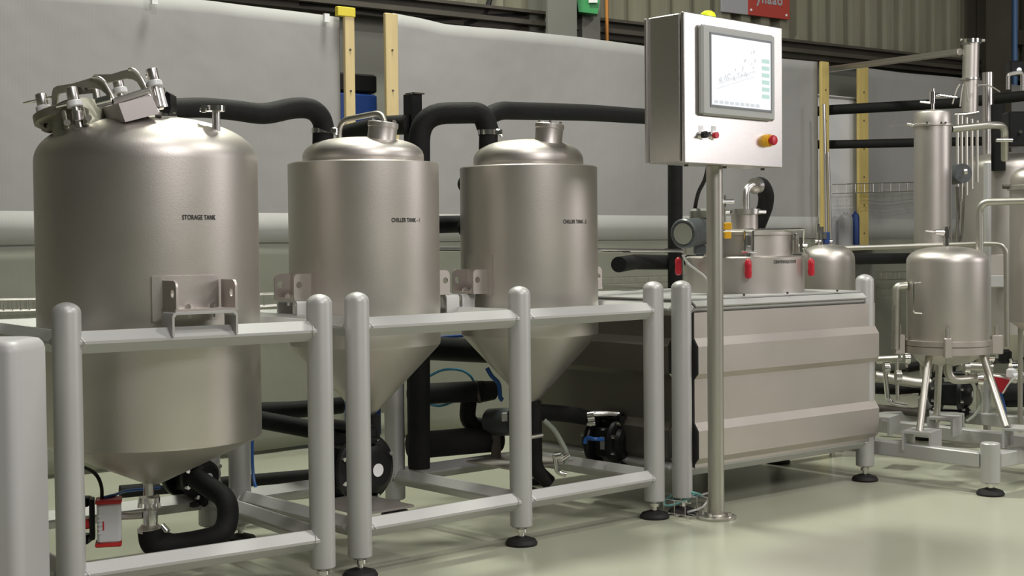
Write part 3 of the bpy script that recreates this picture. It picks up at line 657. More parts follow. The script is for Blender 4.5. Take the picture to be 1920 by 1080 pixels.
# ------------------------------------------------------------------ ribbed cabinet
cb = thing('ribbed_cabinet', L3(.58, .47, HL), 'large steel cabinet with horizontal pressed ribs right of the pedestal', 'cabinet')
def zl3(v): return (Plane(L3(0, -.036, 0), .675).on(1312, v)).z
zz = {k: zl3(k) for k in (586, 634, 649, 700, 711, 792, 807, 858, 870, 897)}
dpt = .022; prf = [(0, zz[586]), (0, zz[634]), (-dpt, zz[649]), (-dpt, zz[700]), (0, zz[711]), (0, zz[792]), (-dpt, zz[807]), (-dpt, zz[858]), (0, zz[870]), (0, .183)]
vs = []; fs = []
def ribbed(A, B, out, name, m):
    vs = []; t = (B-A).normalized()
    for P_ in (A, B):
        for o_, z_ in prf: vs.append(P_ + out*(-o_) + V((0, 0, z_)))
        for o_, z_ in reversed(prf): vs.append(P_ + out*(-o_-.006) + V((0, 0, z_)))
    n = len(prf)*2; fs = [(i, (i+1) % n, n+(i+1) % n, n+i) for i in range(n)]
    fs += [(i, i+1, n-2-i, n-1-i) for i in range(len(prf)-1)] + [(n+i, n+n-1-i, n+n-2-i, n+i+1) for i in range(len(prf)-1)]
    return MB().add(vs, fs).build(name, m, cb, 20)
e = .045
fp = ribbed(L3(e-.01, -.036, 0), L3(1.16+.025, -.036, 0), R3 @ V((0, -1, 0)), 'front_panel', 'panel_steel')
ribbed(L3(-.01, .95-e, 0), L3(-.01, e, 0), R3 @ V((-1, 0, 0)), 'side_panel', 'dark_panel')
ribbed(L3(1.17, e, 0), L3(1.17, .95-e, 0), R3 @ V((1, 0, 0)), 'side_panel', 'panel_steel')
MB().prism([(-x*1.0+.0, z) for x, z in [(0, prf[0][1])]+prf[1:]] + [(-.03, prf[-1][1]), (-.03, prf[0][1])], .004, L3(e-.012, -.034, 0), Matrix((R3 @ V((0, -1, 0)), R3 @ V((-1, 0, 0)), V((0, 0, 1)))).transposed()).build('end_profile', 'black_rubber', cb)
MB().box(L3(.58, .475, HT+.038), (1.16+.02, .97, .006), R3).build('top_plate', 'silver_paint', cb)
MB().box(L3(.58, -.030, HT+.02), (1.08, .008, .035), R3 @ Matrix.Rotation(-.9, 3, 'X'), .001).build('top_lip', 'silver_paint', cb)
MB().box(L3(.58, .475, zz[897]+.015), (1.08, .87, .02), R3).build('base_plate', 'dark_steel', cb)
for s in (.35, .62, .95): MB().cyl(L3(s, -.012, HT+.045), L3(s, -.016, HT+.05), .005, seg=8).build('screw', 'dark_steel', cb)
zt3 = HT+.041
# centrifuge drum on the cabinet
yd = 6.22; cd = V((at(1396, 500, yd).x, yd, 0)); rl = pm(110, yd); ru = pm(91, yd)
dr = thing('centrifuge_drum', (cd.x, cd.y, zt3), 'steel centrifuge drum with red-handled latches on top of the ribbed cabinet', 'centrifuge')
zsd = at(1396, 480, yd).z; zud = at(1396, 437, yd).z
MB().lathe([(rl, zt3), (rl, zsd-.006), (rl-.008, zsd), (ru-.01, zsd+.002)], (cd.x, cd.y, 0), None, 72).build('lower_drum', 'blasted_steel', dr)
MB().lathe([(ru-.006, zsd-.01), (ru-.006, zud-.012), (ru+.004, zud-.010), (ru+.004, zud+.004), (ru-.006, zud+.010), (.06, zud+.018), (.003, zud+.018)], (cd.x, cd.y, 0), None, 64).build('upper_drum', 'blasted_steel', dr)
wrap_text('CENTRIFUGE STATE', .0185, cd, rl, 1474, 491, dr, narrow=.72)
yn = yd-.02; rn = pm(25, yn)
nk = MB().cyl(at(1396, 434, yn), at(1396, 398, yn), rn, seg=32).build('neck', 'blasted_steel', dr)
k = MB().cyl(at(1396, 402, yn), at(1396, 392, yn), rn+.010, seg=36); k.build('clamp', 'brushed_steel', nk)
MB().cyl(at(1422, 397, yn-.04), at(1436, 397, yn-.04), .009).build('clamp_nut', 'polished_steel', nk); MB().cyl(at(1360, 397, yn-.02), at(1368, 397, yn-.02), .008).build('clamp_nut', 'polished_steel', nk)
MB().tube(bend(P3([(1398, 394, yn), (1398, 350, yn), (1424, 348, yn+.05)]), .05), .0175, 18).build('elbow', 'brushed_steel', dr)
MB().cyl(at(1414, 349, yn+.02), at(1421, 348, yn+.04), .036, seg=28).build('elbow_flange', 'brushed_steel', dr)
pts = smooth_path(P3([(1418, 347, yn+.05), (1428, 348, yn+.07), (1436, 364, yn+.1), (1435, 385, yn+.14), (1428, 405, yn+.18), (1420, 425, yn+.22)]))
tag(MB().tube(pts, [.030, .033, .035]+[.036]*(len(pts)-3), 18).build('insulated_hose', 'insulation_foam'), 'curved black insulated hose arching down from the centrifuge elbow', 'hose')
def latch(u, v0, Y, ang, hv):
    c = at(u, v0, Y); R = frame(ang)
    o = MB().box(c-V((0, 0, .03)), (.034, .012, .10), R, .002).build('latch_plate', 'brushed_steel', dr)
    k = MB()
    for s in (-1, 1): k.cyl(c+R @ V((s*.018, -.016, .035)), c+R @ V((s*.018, -.016, -.055)), .0045, seg=8)
    k.cyl(c+R @ V((-.02, -.016, .037)), c+R @ V((.02, -.016, .037)), .006, seg=8); k.cyl(c+R @ V((-.032, -.016, -.058)), c+R @ V((.032, -.016, -.058)), .006, seg=8)
    k.box(c+R @ V((0, -.014, -.01)), (.018, .018, .05), R, .004); k.box(c+R @ V((0, -.02, -.075)), (.014, .014, .03), R, .003); k.build('latch_bail', 'polished_steel', o)
    p = at(u, hv, yd-rl-.022); MB().lathe([(.004, -.045), (.013, -.040), (.016, -.02), (.0135, -.005), (.0155, .012), (.013, .030), (.006, .038), (.003, .04)], p, None, 16).build('red_grip', 'red_plastic', o, 50, 'ribbed red plastic grip')
yl = yd-rl-.02
latch(1403, 447, yd-ru-.006, 0, 503)
latch(1504, 450, yd-.10, .9, 0) if False else None
def grip(u, v, Y, par):
    p = at(u, v, Y); MB().lathe([(.004, -.042), (.013, -.038), (.016, -.02), (.0135, -.005), (.0155, .012), (.013, .028), (.006, .035), (.003, .037)], p, None, 16).build('red_grip', 'red_plastic', par, 50)
lt = MB().box(at(1493, 456, yd-.06), (.012, .04, .09), None, .002).build('latch_plate', 'brushed_steel', dr)
k = MB().tube(bend(P3([(1425, 430, yd-.2), (1502, 429, yd-.12), (1507, 432, yd-.1), (1505, 470, yd-.08)]), .01), .0045, 8); k.cyl(at(1497, 460, yd-.1), at(1513, 460, yd-.1), .010, seg=10); k.cyl(at(1500, 445, yd-.1), at(1502, 472, yd-.1), .012, seg=10); k.cyl(at(1508, 466, yd-.1), at(1520, 482, yd-.12), .008, seg=8); k.build('latch_bail', 'polished_steel', lt)
grip(1521, 500, yd-.13, lt)
lt = MB().box(at(1284, 468, yd-.06), (.012, .04, .05), None, .002).build('latch_plate', 'brushed_steel', dr)
grip(1272, 498, yd-.13, lt)
MB().tube(P3([(1412, 432, yd-ru+.0), (1508, 430, yd-.12)]), .004, 8).build('tie_rod', 'polished_steel', dr)
ys = MB().box(at(1364, 424, yd-.35), (.032, .03, .03), None, .003).build('sensor', 'yellow_plastic', dr, label='yellow sensor block'); MB().box(at(1364, 441, yd-.35), (.028, .03, .03), None, .003).build('sensor_base', 'yellow_plastic', ys)
# transmitter head
tr = thing('transmitter', at(1300, 478, yd-.22), 'blue-grey round instrument head with a glass dial beside the pedestal tube', 'instrument')
a, b = at(1283, 438, yd-.32), at(1338, 430, yd-.12)
MB().cyl(a, b, .062, .058, 32).build('housing', 'transmitter_paint', tr)
dv = (a-b).normalized()
q = dv.to_track_quat('Z', 'Y').to_matrix(); MB().lathe([(.064, -.02), (.064, .004), (.058, .012), (.050, .014), (.048, .008), (.046, .008)], a, q, 36).build('bezel_ring', 'transmitter_paint', tr)
MB().cyl(a, a+dv*.011, .046, seg=32).build('dial', 'dial_glass', tr)
k = MB().box(at(1312, 468, yd-.2), (.05, .05, .04), None, .004); k.cyl(at(1312, 462, yd-.2), at(1312, 480, yd-.2), .018); k.build('mount', 'transmitter_paint', tr)
k = MB().box(at(1318, 402, yd-.2), (.11, .07, .05), None, .01); k.build('junction_box', 'column_grey', tr)
tag(MB().tube(smooth_path(P3([(1330, 300, yd-.5), (1322, 335, yd-.4), (1310, 360, yd-.3), (1304, 385, yd-.2), (1302, 408, yd-.2)])), .0085, 10).build('black_cable', 'black_rubber'), 'black cable curving from the control box down to the instrument head', 'cable')
tag(MB().tube(smooth_path(P3([(1280, 478, yd-.25), (1290, 494, yd-.25), (1308, 508, yd-.27), (1322, 520, yd-.28), (1336, 545, yd-.28)])), .0055, 8).build('white_cable', 'white_cable'), 'white cable looping past the left red latch grip', 'cable')
# small domed tank behind the cabinet
ysm = 7.0; cs = at(1552, 545, ysm); rs = pm(50, ysm); z1_, z2_ = at(1552, 490, ysm).z, at(1552, 458, ysm).z
st = thing('small_domed_tank', (cs.x, cs.y, .0), 'small domed steel tank at the right end of the ribbed cabinet', 'tank')
MB().lathe([(.03, .35), (rs, .5), (rs, z1_)]+dome_prof(rs, z1_, z2_-z1_, n=10)[1:], (cs.x, cs.y, 0), None, 48).build('vessel_shell', 'blasted_steel', st)
for i in range(3):
    t = 2*PI*i/3+.5; MB().cyl((cs.x+rs*.7*math.cos(t), cs.y+rs*.7*math.sin(t), 0), (cs.x+rs*.7*math.cos(t), cs.y+rs*.7*math.sin(t), .47), .014, seg=10).build('leg', 'pipe_steel', st)
k = MB().cyl(at(1541, 462, ysm), at(1541, 425, ysm), .010); k.cyl(at(1541, 448, ysm), at(1541, 436, ysm), .030); k.cyl(at(1528, 452, ysm), at(1560, 452, ysm), .009); k.cyl(at(1534, 420, ysm), at(1534, 456, ysm), .009); k.build('top_fitting', 'polished_steel', st)
MB().box(at(1549, 446, ysm), (.03, .04, .06), None, .004).build('valve_block', 'blue_paint', st)
pipe([(1553, 640, yr-.2), (1547, 270, yr-.2), (1545, 195, yr-.2)], .011, 'left of two thin steel tubes rising through the right gap', .03, 'brushed_steel', 'steel_tube', seg=10)
pipe([(1564, 640, yr-.25), (1553, 285, yr-.25)], .009, 'right of two thin steel tubes rising through the right gap', .03, 'brushed_steel', 'steel_tube', seg=10)
bf = thing('bibcock', at(1365, 380, 6.5), 'small chromed fitting standing behind the pedestal tube', 'valve')
k = MB().cyl(at(1352, 378, 6.5), at(1376, 378, 6.5), .010); k.cyl(at(1359, 366, 6.5), at(1359, 388, 6.5), .007); k.build('body', 'polished_steel', bf)
MB().cyl(at(1359, 384, 6.5), at(1359, 440, 6.5), .006, seg=8).build('stem', 'pipe_steel', bf)

# ------------------------------------------------------------------ control pedestal
XA = V((at(1283, 300, 5.1).x, 5.1, 0)); ab = .765
zB, zT = at(1283, 305, 5.1).z, at(1283, 21, 5.1).z; RB = frame(ab)
PB = Plane(XA + V((0, 0, zB)), ab); W = PB.loc(1466, 180)[0]; Dp = .172; H_ = zT-zB
pcn = XA + RB @ V((W*.5-.006, Dp*.55, 0))
ped = thing('control_pedestal', (pcn.x, pcn.y, 0), 'brushed steel control box with touch screen on a floor-mounted tube', 'control panel')
RX = lambda s, d, z: XA + RB @ V((s, d, 0)) + V((0, 0, zB+z))
MB().box(RX(W/2, Dp/2+.012, H_/2), (W-.008, Dp-.02, H_-.006), RB, .004).build('enclosure', 'brushed_steel', ped, 25)
MB().box(RX(W/2, .006, H_/2), (W, .016, H_), RB, .003).build('door', 'brushed_steel', ped, 25)
MB().box(RX(W/2, Dp+.006, H_/2), (W+.012, .012, H_-.012), RB, .002).build('back_plate', 'brushed_steel', ped, 25)
k = MB()
for s in (.12, .5, .9): MB().cyl(RX(W*s, .05, -.001), RX(W*s, .05, -.009), .008, seg=10).build('gland_plug', 'dark_steel', ped)
rp = pm(15.5, 5.3)
MB().cyl((pcn.x, pcn.y, .012), (pcn.x, pcn.y, zB+.002), rp, seg=36).build('pedestal_tube', 'pipe_steel', ped)
bs = MB().lathe([(.078, 0), (.078, .010), (.074, .012), (rp+.006, .013), (rp, .018)], (pcn.x, pcn.y, 0), None, 48).build('base_flange', 'pipe_steel', ped)
k = MB()
for i in range(4):
    t = PI/4+PI/2*i+.2; MB().cyl((pcn.x+.058*math.cos(t), pcn.y+.058*math.sin(t), .011), (pcn.x+.058*math.cos(t), pcn.y+.058*math.sin(t), .028), .007, seg=6).build('anchor_bolt', 'brushed_steel', bs)
def fpx(u, v): s, z = PB.loc(u, v); return s, z-0
def zrel(u, v): return PB.on(u, v).z - zB
def face_box(u0, v0, u1, v1, d0, d1, name, m, par, bev=.002):
    a, b = PB.loc(u0, v0)[0], PB.loc(u1, v1)[0]; z0_, z1__ = zrel(u0, v1 if False else v0), None
    return a, b
sa, sb = PB.loc(1307, 130)[0], PB.loc(1444, 140)[0]; zt_, zb_ = zrel(1307, 46), zrel(1307, 216)
bz = MB().box(RX((sa+sb)/2, -.013, (zt_+zb_)/2), (sb-sa, .026, zt_-zb_), RB, .008).build('screen_bezel', 'bezel_grey', ped, 30)
ga, gb = PB.loc(1323, 130)[0], PB.loc(1434, 140)[0]; gt, gbm = zrel(1324, 66), zrel(1324, 197)
fw = .008
MB().prism([(ga-fw, gbm-fw), (gb+fw, gbm-fw), (gb+fw, gt+fw), (ga-fw, gt+fw)], .005, RX(0, -.0285, 0), RB, [[(ga, gbm), (gb, gbm), (gb, gt), (ga, gt)]]).build('inner_frame', 'bezel_dark', bz, 30)
MB().box(RX((ga+gb)/2, -.0265, (gt+gbm)/2), (gb-ga, .002, gt-gbm), RB).build('touch_screen', 'screen_lit', bz)
gw, gh = gb-ga, gt-gbm; rnd = random.Random(3)
def scr(x, z, w_, h_): return (RX(ga+gw*x, -.0280, gbm+gh*z), (gw*w_, .001, gh*h_), RB)
k = MB()
for i in range(6): MB().box(*scr(.91, .82-.105*i-.1, .13, .06)).build('screen_button', 'screen_teal', bz)
k = MB()
for i in range(9): MB().box(*scr(.07+.087*i, .045, .062, .045)).build('screen_button', 'screen_dim', bz)
k = MB(); k2 = MB()
for i in range(46):
    t = rnd.random(); x = .12+.62*t; z = .30+.30*t+rnd.uniform(-.05, .09+.22*t*t)
    (k if rnd.random() < .45 else k2).box(*scr(x, z, rnd.uniform(.006, .014), rnd.uniform(.008, .05)))
for i in range(14):
    x = .1+.045*i; k2.box(*scr(x+.03, .31+.018*i, .05, .008)); k2.box(*scr(x, .24+.017*i, .04, .006))
for kk, mm_ in ((k, 'screen_grey'), (k2, 'screen_dim')): kk.build('screen_drawing', mm_, bz)['kind'] = 'stuff'
def fp_(u, v, d=0): p = PB.on(u, v); return p - PB.n*d
nB = -PB.n
sw = MB().box(fp_(1313, 241, .001), (.03, .002, .022), RB).build('switch_plate', 'label_white', ped)
k = MB().cyl(fp_(1315, 253, 0), fp_(1315, 253, .010), .017, seg=24); k.build('switch_ring', 'polished_steel', sw)
k = MB().cyl(fp_(1315, 253, .010), fp_(1315, 253, .024), .013, seg=20); k.box(fp_(1315, 253, .028), (.034, .012, .009), RB @ Matrix.Rotation(-.45, 3, 'Y'), .002); k.build('selector_knob', 'black_plastic', sw)
sw = MB().box(fp_(1337, 242, .001), (.03, .002, .022), RB).build('switch_plate', 'label_white', ped)
MB().cyl(fp_(1336, 254, 0), fp_(1336, 254, .010), .017, seg=24).build('switch_ring', 'polished_steel', sw)
MB().cyl(fp_(1336, 254, .010), fp_(1336, 254, .022), .012, seg=20).build('push_button', 'red_plastic', sw)
es = MB().cyl(fp_(1435, 264, 0), fp_(1435, 264, .024), .026, .024, 28).build('emergency_stop', 'yellow_plastic', ped)
q = nB.to_track_quat('Z', 'Y').to_matrix()
MB().lathe([(.012, .022), (.012, .030), (.019, .032), (.020, .040), (.017, .046), (.004, .048)], fp_(1435, 264, 0), q, 28).build('mushroom_head', 'red_plastic', es)
bp_ = RX(W*.36, .06, H_); MB().lathe([(.030, -.004), (.031, .010), (.026, .024), (.014, .032), (.003, .034)], bp_, None, 28).build('beacon', 'lime_plastic', ped)

# ------------------------------------------------------------------ wire cable trays
def tray(A, B, wd, h, label, nrib, up=V((0, 0, 1)), side=None, rw=.0028):
    A, B = V(A), V(B); d = (B-A).normalized(); sd = side or d.cross(up).normalized(); ln = (B-A).length
    root = thing('wire_cable_tray', (A+B)/2, label, 'cable tray')
    k = MB()
    for y, z in ((-.5, 0), (-.25, 0), (0, 0), (.25, 0), (.5, 0), (-.5, 1), (.5, 1)):
        k.cyl(A+sd*wd*y+up*h*z, B+sd*wd*y+up*h*z, rw, seg=6)
    k.build('long_wire', 'brushed_steel', root)
    for i in range(nrib):
        p = A+d*ln*(i+.5)/nrib
        MB().tube([p-sd*wd*.5+up*h, p-sd*wd*.5, p+sd*wd*.5, p+sd*wd*.5+up*h], rw, 6).build('cross_wire', 'brushed_steel', root)
    return root
def wallpt(u, v, off): 
    p = Plane(PC.pt(0, -off, 0), YAW); return p.on(u, v)
tray(wallpt(-60, 584, .12), wallpt(130, 580, .12), .14, .05, 'wire cable tray on the wall left of the storage tank', 12)
tray(wallpt(470, 575, .15), wallpt(640, 566, .15), .14, .06, 'wire cable tray between the storage tank and first chiller tank', 7)
tray(wallpt(1100, 534, .15), wallpt(1300, 528, .15), .12, .04, 'wire cable tray right of the second chiller tank', 9)
tray(PC3.on(1545, 364)-PC3.n*.15, PC3.on(1740, 358)-PC3.n*.15, .14, .07, 'wire cable tray crossing behind the filter column', 12)
tray(PC3.on(1600, 525)-PC3.n*.2, PC3.on(1750, 520)-PC3.n*.2, .14, .06, 'lower wire cable tray behind the front right vessel', 9)
A = atz(1256, 958, .01); B = atz(1316, 968, .01)
bt = tray(A, B, .14, .06, 'short wire basket on the floor at the foot of the cabinet leg', 3, rw=.0022)
tag(MB().tube(smooth_path([A+V((.02+.055*math.cos(t)+.004*t, .01+.045*math.sin(t), .03+.018*math.sin(t*1.3)+.003*t)) for t in [.5*q for q in range(30)]], 3), .005, 8).build('coiled_hose', 'teal_hose'), 'teal hose coiled in the floor wire basket', 'hose')
tag(MB().tube(smooth_path([atz(1240, 925, .06), atz(1275, 928, .055), atz(1300, 932, .05), atz(1330, 925, .045), atz(1318, 950, .02), atz(1290, 960, .02)], 5), .0045, 8).build('white_cable', 'white_cable'), 'white cable trailing from the floor basket to the pedestal foot', 'cable')

# ------------------------------------------------------------------ right-hand filter unit
sk4 = thing('low_skid_frame', atz(1857, 928, 0), 'low silver skid frame carrying the filter vessels at the right', 'metal frame')
c4 = atz(1857, 928, 0); a4 = .675
# corner post nearest the camera, rails running away left-back and right-back
R4 = frame(a4); L4 = lambda s, d, z: V((c4.x, c4.y, 0)) + R4 @ V((s, d, z))
zt4 = at(1852, 830, c4.y).z; zb4 = at(1855, 905, c4.y).z
def stub(s, d):
    MB().lathe([(.036, zb4), (.040, zb4+.003), (.040, zt4-.004), (.036, zt4), (.002, zt4)], L4(s, d, 0), None, 32).build('post', 'silver_paint', sk4)
    ft = MB().lathe([(.056, 0), (.058, .008), (.050, .020), (.026, .028), (.02, .030)], L4(s, d, 0), None, 32).build('levelling_foot', 'black_rubber', sk4)
    MB().lathe([(.011, .028), (.011, .045), (.02, .046), (.02, .058), (.012, .059), (.012, zb4+.002)], L4(s, d, 0), None, 16).build('foot_stem', 'polished_steel', ft)
zr4 = at(1838, 864, c4.y).z
for s, d in ((0, 0), (0, 1.15), (1.2, 0), (1.2, 1.15)): stub(s, d)
def sq(A, B, t=.062, par=sk4):
    d = B-A; y = d.normalized(); z = V((0, 0, 1)); x = y.cross(z); MB().box((A+B)/2, (t, d.length, t), Matrix((x, y, z)).transposed(), .004).build('rail', 'silver_paint', par)
sq(L4(0, .036, zr4), L4(0, 1.11, zr4)); sq(L4(.036, 0, zr4), L4(1.16, 0, zr4)); sq(L4(0, 1.15, zr4), L4(1.2, 1.15, zr4)); sq(L4(.6, .03, zr4), L4(.6, 1.12, zr4)); sq(L4(1.2, .036, zr4), L4(1.2, 1.11, zr4))
def chan(u, v, Y, w_, h_, ln, yaw):
    c = at(u, v, Y); R = frame(yaw); t = .010; w = w_/2
    MB().prism([(-w, 0), (-w, h_), (w, h_), (w, 0), (w-t, 0), (w-t, h_-t), (-w+t, h_-t), (-w+t, 0)], ln, c, R).build('channel_stand', 'silver_paint', sk4, 20)
Yv = 6.35
chan(1718, 846, 6.07, .13, .085, .15, -.6); chan(1762, 818, 6.45, .12, .085, .15, -.6); chan(1908, 842, 5.88, .13, .085, .15, -.6); chan(1648, 816, 6.5, .10, .085, .15, -.6)
# front right vessel
cv = at(1776, 650, Yv); rv = pm(74, Yv); zf0, zf1 = at(1776, 663, Yv-rv).z, at(1776, 642, Yv-rv).z
fv = thing('filter_vessel', (cv.x, cv.y, zf0), 'domed steel filter vessel on slanted legs at the right', 'tank')
za_, zb2 = at(1776, 492, Yv).z, at(1776, 462, Yv).z
MB().lathe([(rv-.004, zf0+.005), (rv, zf0+.03), (rv, za_)]+dome_prof(rv, za_, zb2-za_, n=12)[1:], (cv.x, cv.y, 0), None, 64).build('vessel_shell', 'blasted_steel', fv, 30)
MB().lathe([(rv-.01, zf0-.012), (rv+.012, zf0-.010), (rv+.012, (zf0+zf1)/2-.002), (rv+.006, (zf0+zf1)/2), (rv+.012, (zf0+zf1)/2+.002), (rv+.012, zf1), (rv-.003, zf1+.002)], (cv.x, cv.y, 0), None, 64).build('flange_ring', 'panel_steel', fv, 30)
MB().lathe([(.03, zf0-.07), (rv*.6, zf0-.05), (rv-.012, zf0-.010)], (cv.x, cv.y, 0), None, 48).build('lower_head', 'blasted_steel', fv, 30)
for (u0, v0, u1, v1, dy0, dy1) in ((1742, 664, 1724, 810, -.08, -.24), (1842, 664, 1888, 802, -.10, -.42), (1762, 664, 1756, 790, .12, .20)):
    MB().cyl(at(u0, v0, Yv+dy0), at(u1, v1, Yv+dy1), .016, seg=16).build('leg', 'pipe_steel', fv)
MB().tube(bend(P3([(1726, 530, Yv-.17), (1713, 531, Yv-.20), (1713, 586, Yv-.20), (1728, 588, Yv-.17)]), .012), .004, 8).build('handle', 'polished_steel', fv)
def swing(u, v0, v1, Y, w_):
    o = MB().box(at(u, (v0+v1)/2, Y), (pm(w_, Y), .025, pm(v1-v0, Y)), None, .004).build('swing_clamp', 'panel_steel', fv)
    MB().cyl(at(u, v0+2, Y), at(u, v0-18, Y), .011, seg=10).build('clamp_bolt', 'brushed_steel', o)
    MB().cyl(at(u, v1, Y), at(u, v1+8, Y), .008, seg=10).build('clamp_pin', 'polished_steel', o)
swing(1777, 634, 672, Yv-rv-.03, 15); swing(1687, 627, 664, Yv, 20); swing(1869, 628, 664, Yv, 22)
k = MB().cyl(at(1774, 466, Yv), at(1774, 425, Yv), .013); k.cyl(at(1780, 424, Yv), at(1780, 448, Yv), .004, seg=6); k.cyl(at(1774, 430, Yv), at(1774, 446, Yv), .019); k.build('relief_valve', 'polished_steel', fv)
k = MB().cyl(at(1770, 436, Yv), at(1753, 435, Yv), .017, .012); k.cyl(at(1755, 435, Yv), at(1735, 433, Yv), .004, seg=8); k.build('valve_handle', 'brushed_steel', fv)
pipe([(1700, 536, Yv), (1681, 537, Yv), (1680, 655, Yv)], .020, 'bent steel pipe dropping left of the front right vessel', .05, 'pipe_steel', 'steel_pipe', seg=14)
pipe([(1777, 668, Yv-.05), (1778, 714, Yv-.05), (1830, 710, Yv-.05)], .020, 'steel elbow pipe under the front right vessel', .06, 'pipe_steel', 'steel_pipe', seg=14)
pipe([(1570, 466, 7.3), (1840, 457, 7.15), (1886, 458, 7.1), (1888, 650, 7.1)], .013, 'long thin steel pipe passing over the small tank and turning down at the right', .05, 'pipe_steel', 'steel_pipe', seg=12)
pipe([(1837, 480, 6.35), (1836, 379, 6.35), (1990, 375, 6.2)], .017, 'steel pipe rising from the vessel and bending right', .05, 'pipe_steel', 'steel_pipe', seg=14)
# filter column
Yf = 7.35; cf = at(1749, 450, Yf); rf = pm(34, Yf); zf = at(1749, 236, Yf).z; zfc = at(1749, 213, Yf).z; zfb = .45
fc = thing('filter_column', (cf.x, cf.y, 0), 'tall slim steel filter column behind the front right vessel', 'column')
MB().lathe([(.02, zfb-.08), (rf, zfb), (rf, zf)], (cf.x, cf.y, 0), None, 40).build('column_shell', 'blasted_steel', fc)
MB().lathe([(rf+.004, zf-.006), (rf+.010, zf-.003), (rf+.010, zf+.006), (rf+.001, zf+.009), (rf+.001, zfc)]+dome_prof(rf, zfc, at(1749, 206, Yf).z-zfc, n=6)[1:], (cf.x, cf.y, 0), None, 40).build('column_cap', 'blasted_steel', fc, 30)
k = MB()
for u in (1738, 1765, 1773): k.cyl(at(u, 230, Yf-rf-.002), at(u, 230, Yf-rf-.014), .006, seg=8)
k.cyl(at(1715, 236, Yf), at(1700, 232, Yf), .008); k.cyl(at(1703, 233, Yf), at(1667, 236, Yf), .003, seg=6); k.build('ring_clamp', 'polished_steel', fc)
k = MB().cyl(at(1749, 208, Yf), at(1749, 166, Yf), .008); k.cyl(at(1748, 194, Yf), at(1748, 172, Yf), .015); k.cyl(at(1754, 180, Yf), at(1762, 178, Yf), .012); k.build('top_valve', 'polished_steel', fc)
k = MB().cyl(at(1758, 178, Yf), at(1794, 183, Yf), .005, seg=8); k.cyl(at(1725, 191, Yf), at(1744, 193, Yf), .006, seg=8); k.build('valve_lever', 'polished_steel', fc)
for i in range(3):
    t = 2*PI*i/3+.5; MB().cyl((cf.x+rf*.6*math.cos(t), cf.y+rf*.6*math.sin(t), zr4), (cf.x+rf*.6*math.cos(t), cf.y+rf*.6*math.sin(t), zfb-.02), .012, seg=10).build('leg', 'pipe_steel', fc)
pipe([(1784, 242, Yf), (1862, 234, Yf+.05), (1884, 236, Yf+.1), (1884, 300, Yf+.2)], .020, 'bent steel pipe from the filter column cap to the big rear tank', .06, 'pipe_steel', 'steel_pipe', seg=14)
tag(MB().cyl(at(1868, 263, Yf+.1), at(1898, 263, Yf+.1), .010).build('pipe_clamp', 'polished_steel'), 'chromed clamp on the bent pipe above the big rear tank', 'clamp')
# big rear tank and the vessel at the frame edge
Yb = 8.3; cbk = at(1893, 400, Yb); rb = pm(88, Yb); zb1, zb2_ = at(1893, 318, Yb).z, at(1893, 286, Yb).z
bt_ = thing('rear_tank', (cbk.x, cbk.y, 0), 'wide domed steel tank standing behind the pipes at the right edge', 'tank')
MB().lathe([(.05, .35), (rb, .52), (rb, zb1)]+dome_prof(rb, zb1, zb2_-zb1, n=12)[1:], (cbk.x, cbk.y, 0), None, 64).build('vessel_shell', 'blasted_steel', bt_)
for i in range(4):
    t = PI/2*i+.5; MB().cyl((cbk.x+rb*.8*math.cos(t), cbk.y+rb*.8*math.sin(t), 0), (cbk.x+rb*.8*math.cos(t), cbk.y+rb*.8*math.sin(t), .55), .025, seg=12).build('leg', 'pipe_steel', bt_)
MB().box(at(1866, 497, Yb-rb), (.10, .05, .12), None, .004).build('bracket', 'panel_steel', bt_); MB().box(at(1868, 527, Yb-rb), (.11, .06, .07), None, .004).build('bracket_foot', 'silver_paint', bt_)
Ye = 6.6; ce = at(1938, 400, Ye); re_ = pm(43, Ye)
ev = thing('edge_vessel', (ce.x, ce.y, 0), 'slim capped vessel cut off by the right edge of the picture', 'tank')
MB().lathe([(.02, .62), (re_, .68), (re_, at(1938, 356, Ye).z)], (ce.x, ce.y, 0), None, 40).build('vessel_shell', 'blasted_steel', ev)
zz1 = at(1938, 352, Ye).z
MB().lathe([(re_+.012, zz1-.010), (re_+.012, zz1+.010), (re_, zz1+.012)]+dome_prof(re_, zz1+.02, at(1938, 312, Ye).z-zz1-.02, n=8), (ce.x, ce.y, 0), None, 40).build('vessel_cap', 'blasted_steel', ev)
MB().cyl(at(1880, 350, Ye), at(1896, 350, Ye), .010).build('clamp_screw', 'dark_steel', ev)
for i in range(3):
    t = 2*PI*i/3; MB().cyl((ce.x+re_*.7*math.cos(t), ce.y+re_*.7*math.sin(t), zr4), (ce.x+re_*.7*math.cos(t), ce.y+re_*.7*math.sin(t), .68), .012, seg=10).build('leg', 'pipe_steel', ev)
tag(MB().box((at(1851, 305, 7.2)+at(1851, 815, 7.2))/2, (pm(11, 7.2), .03, (at(1851, 305, 7.2)-at(1851, 815, 7.2)).z), frame(.675), .003).build('upright_bar', 'silver_paint'), 'slim upright silver bar in front of the big rear tank', 'bar')
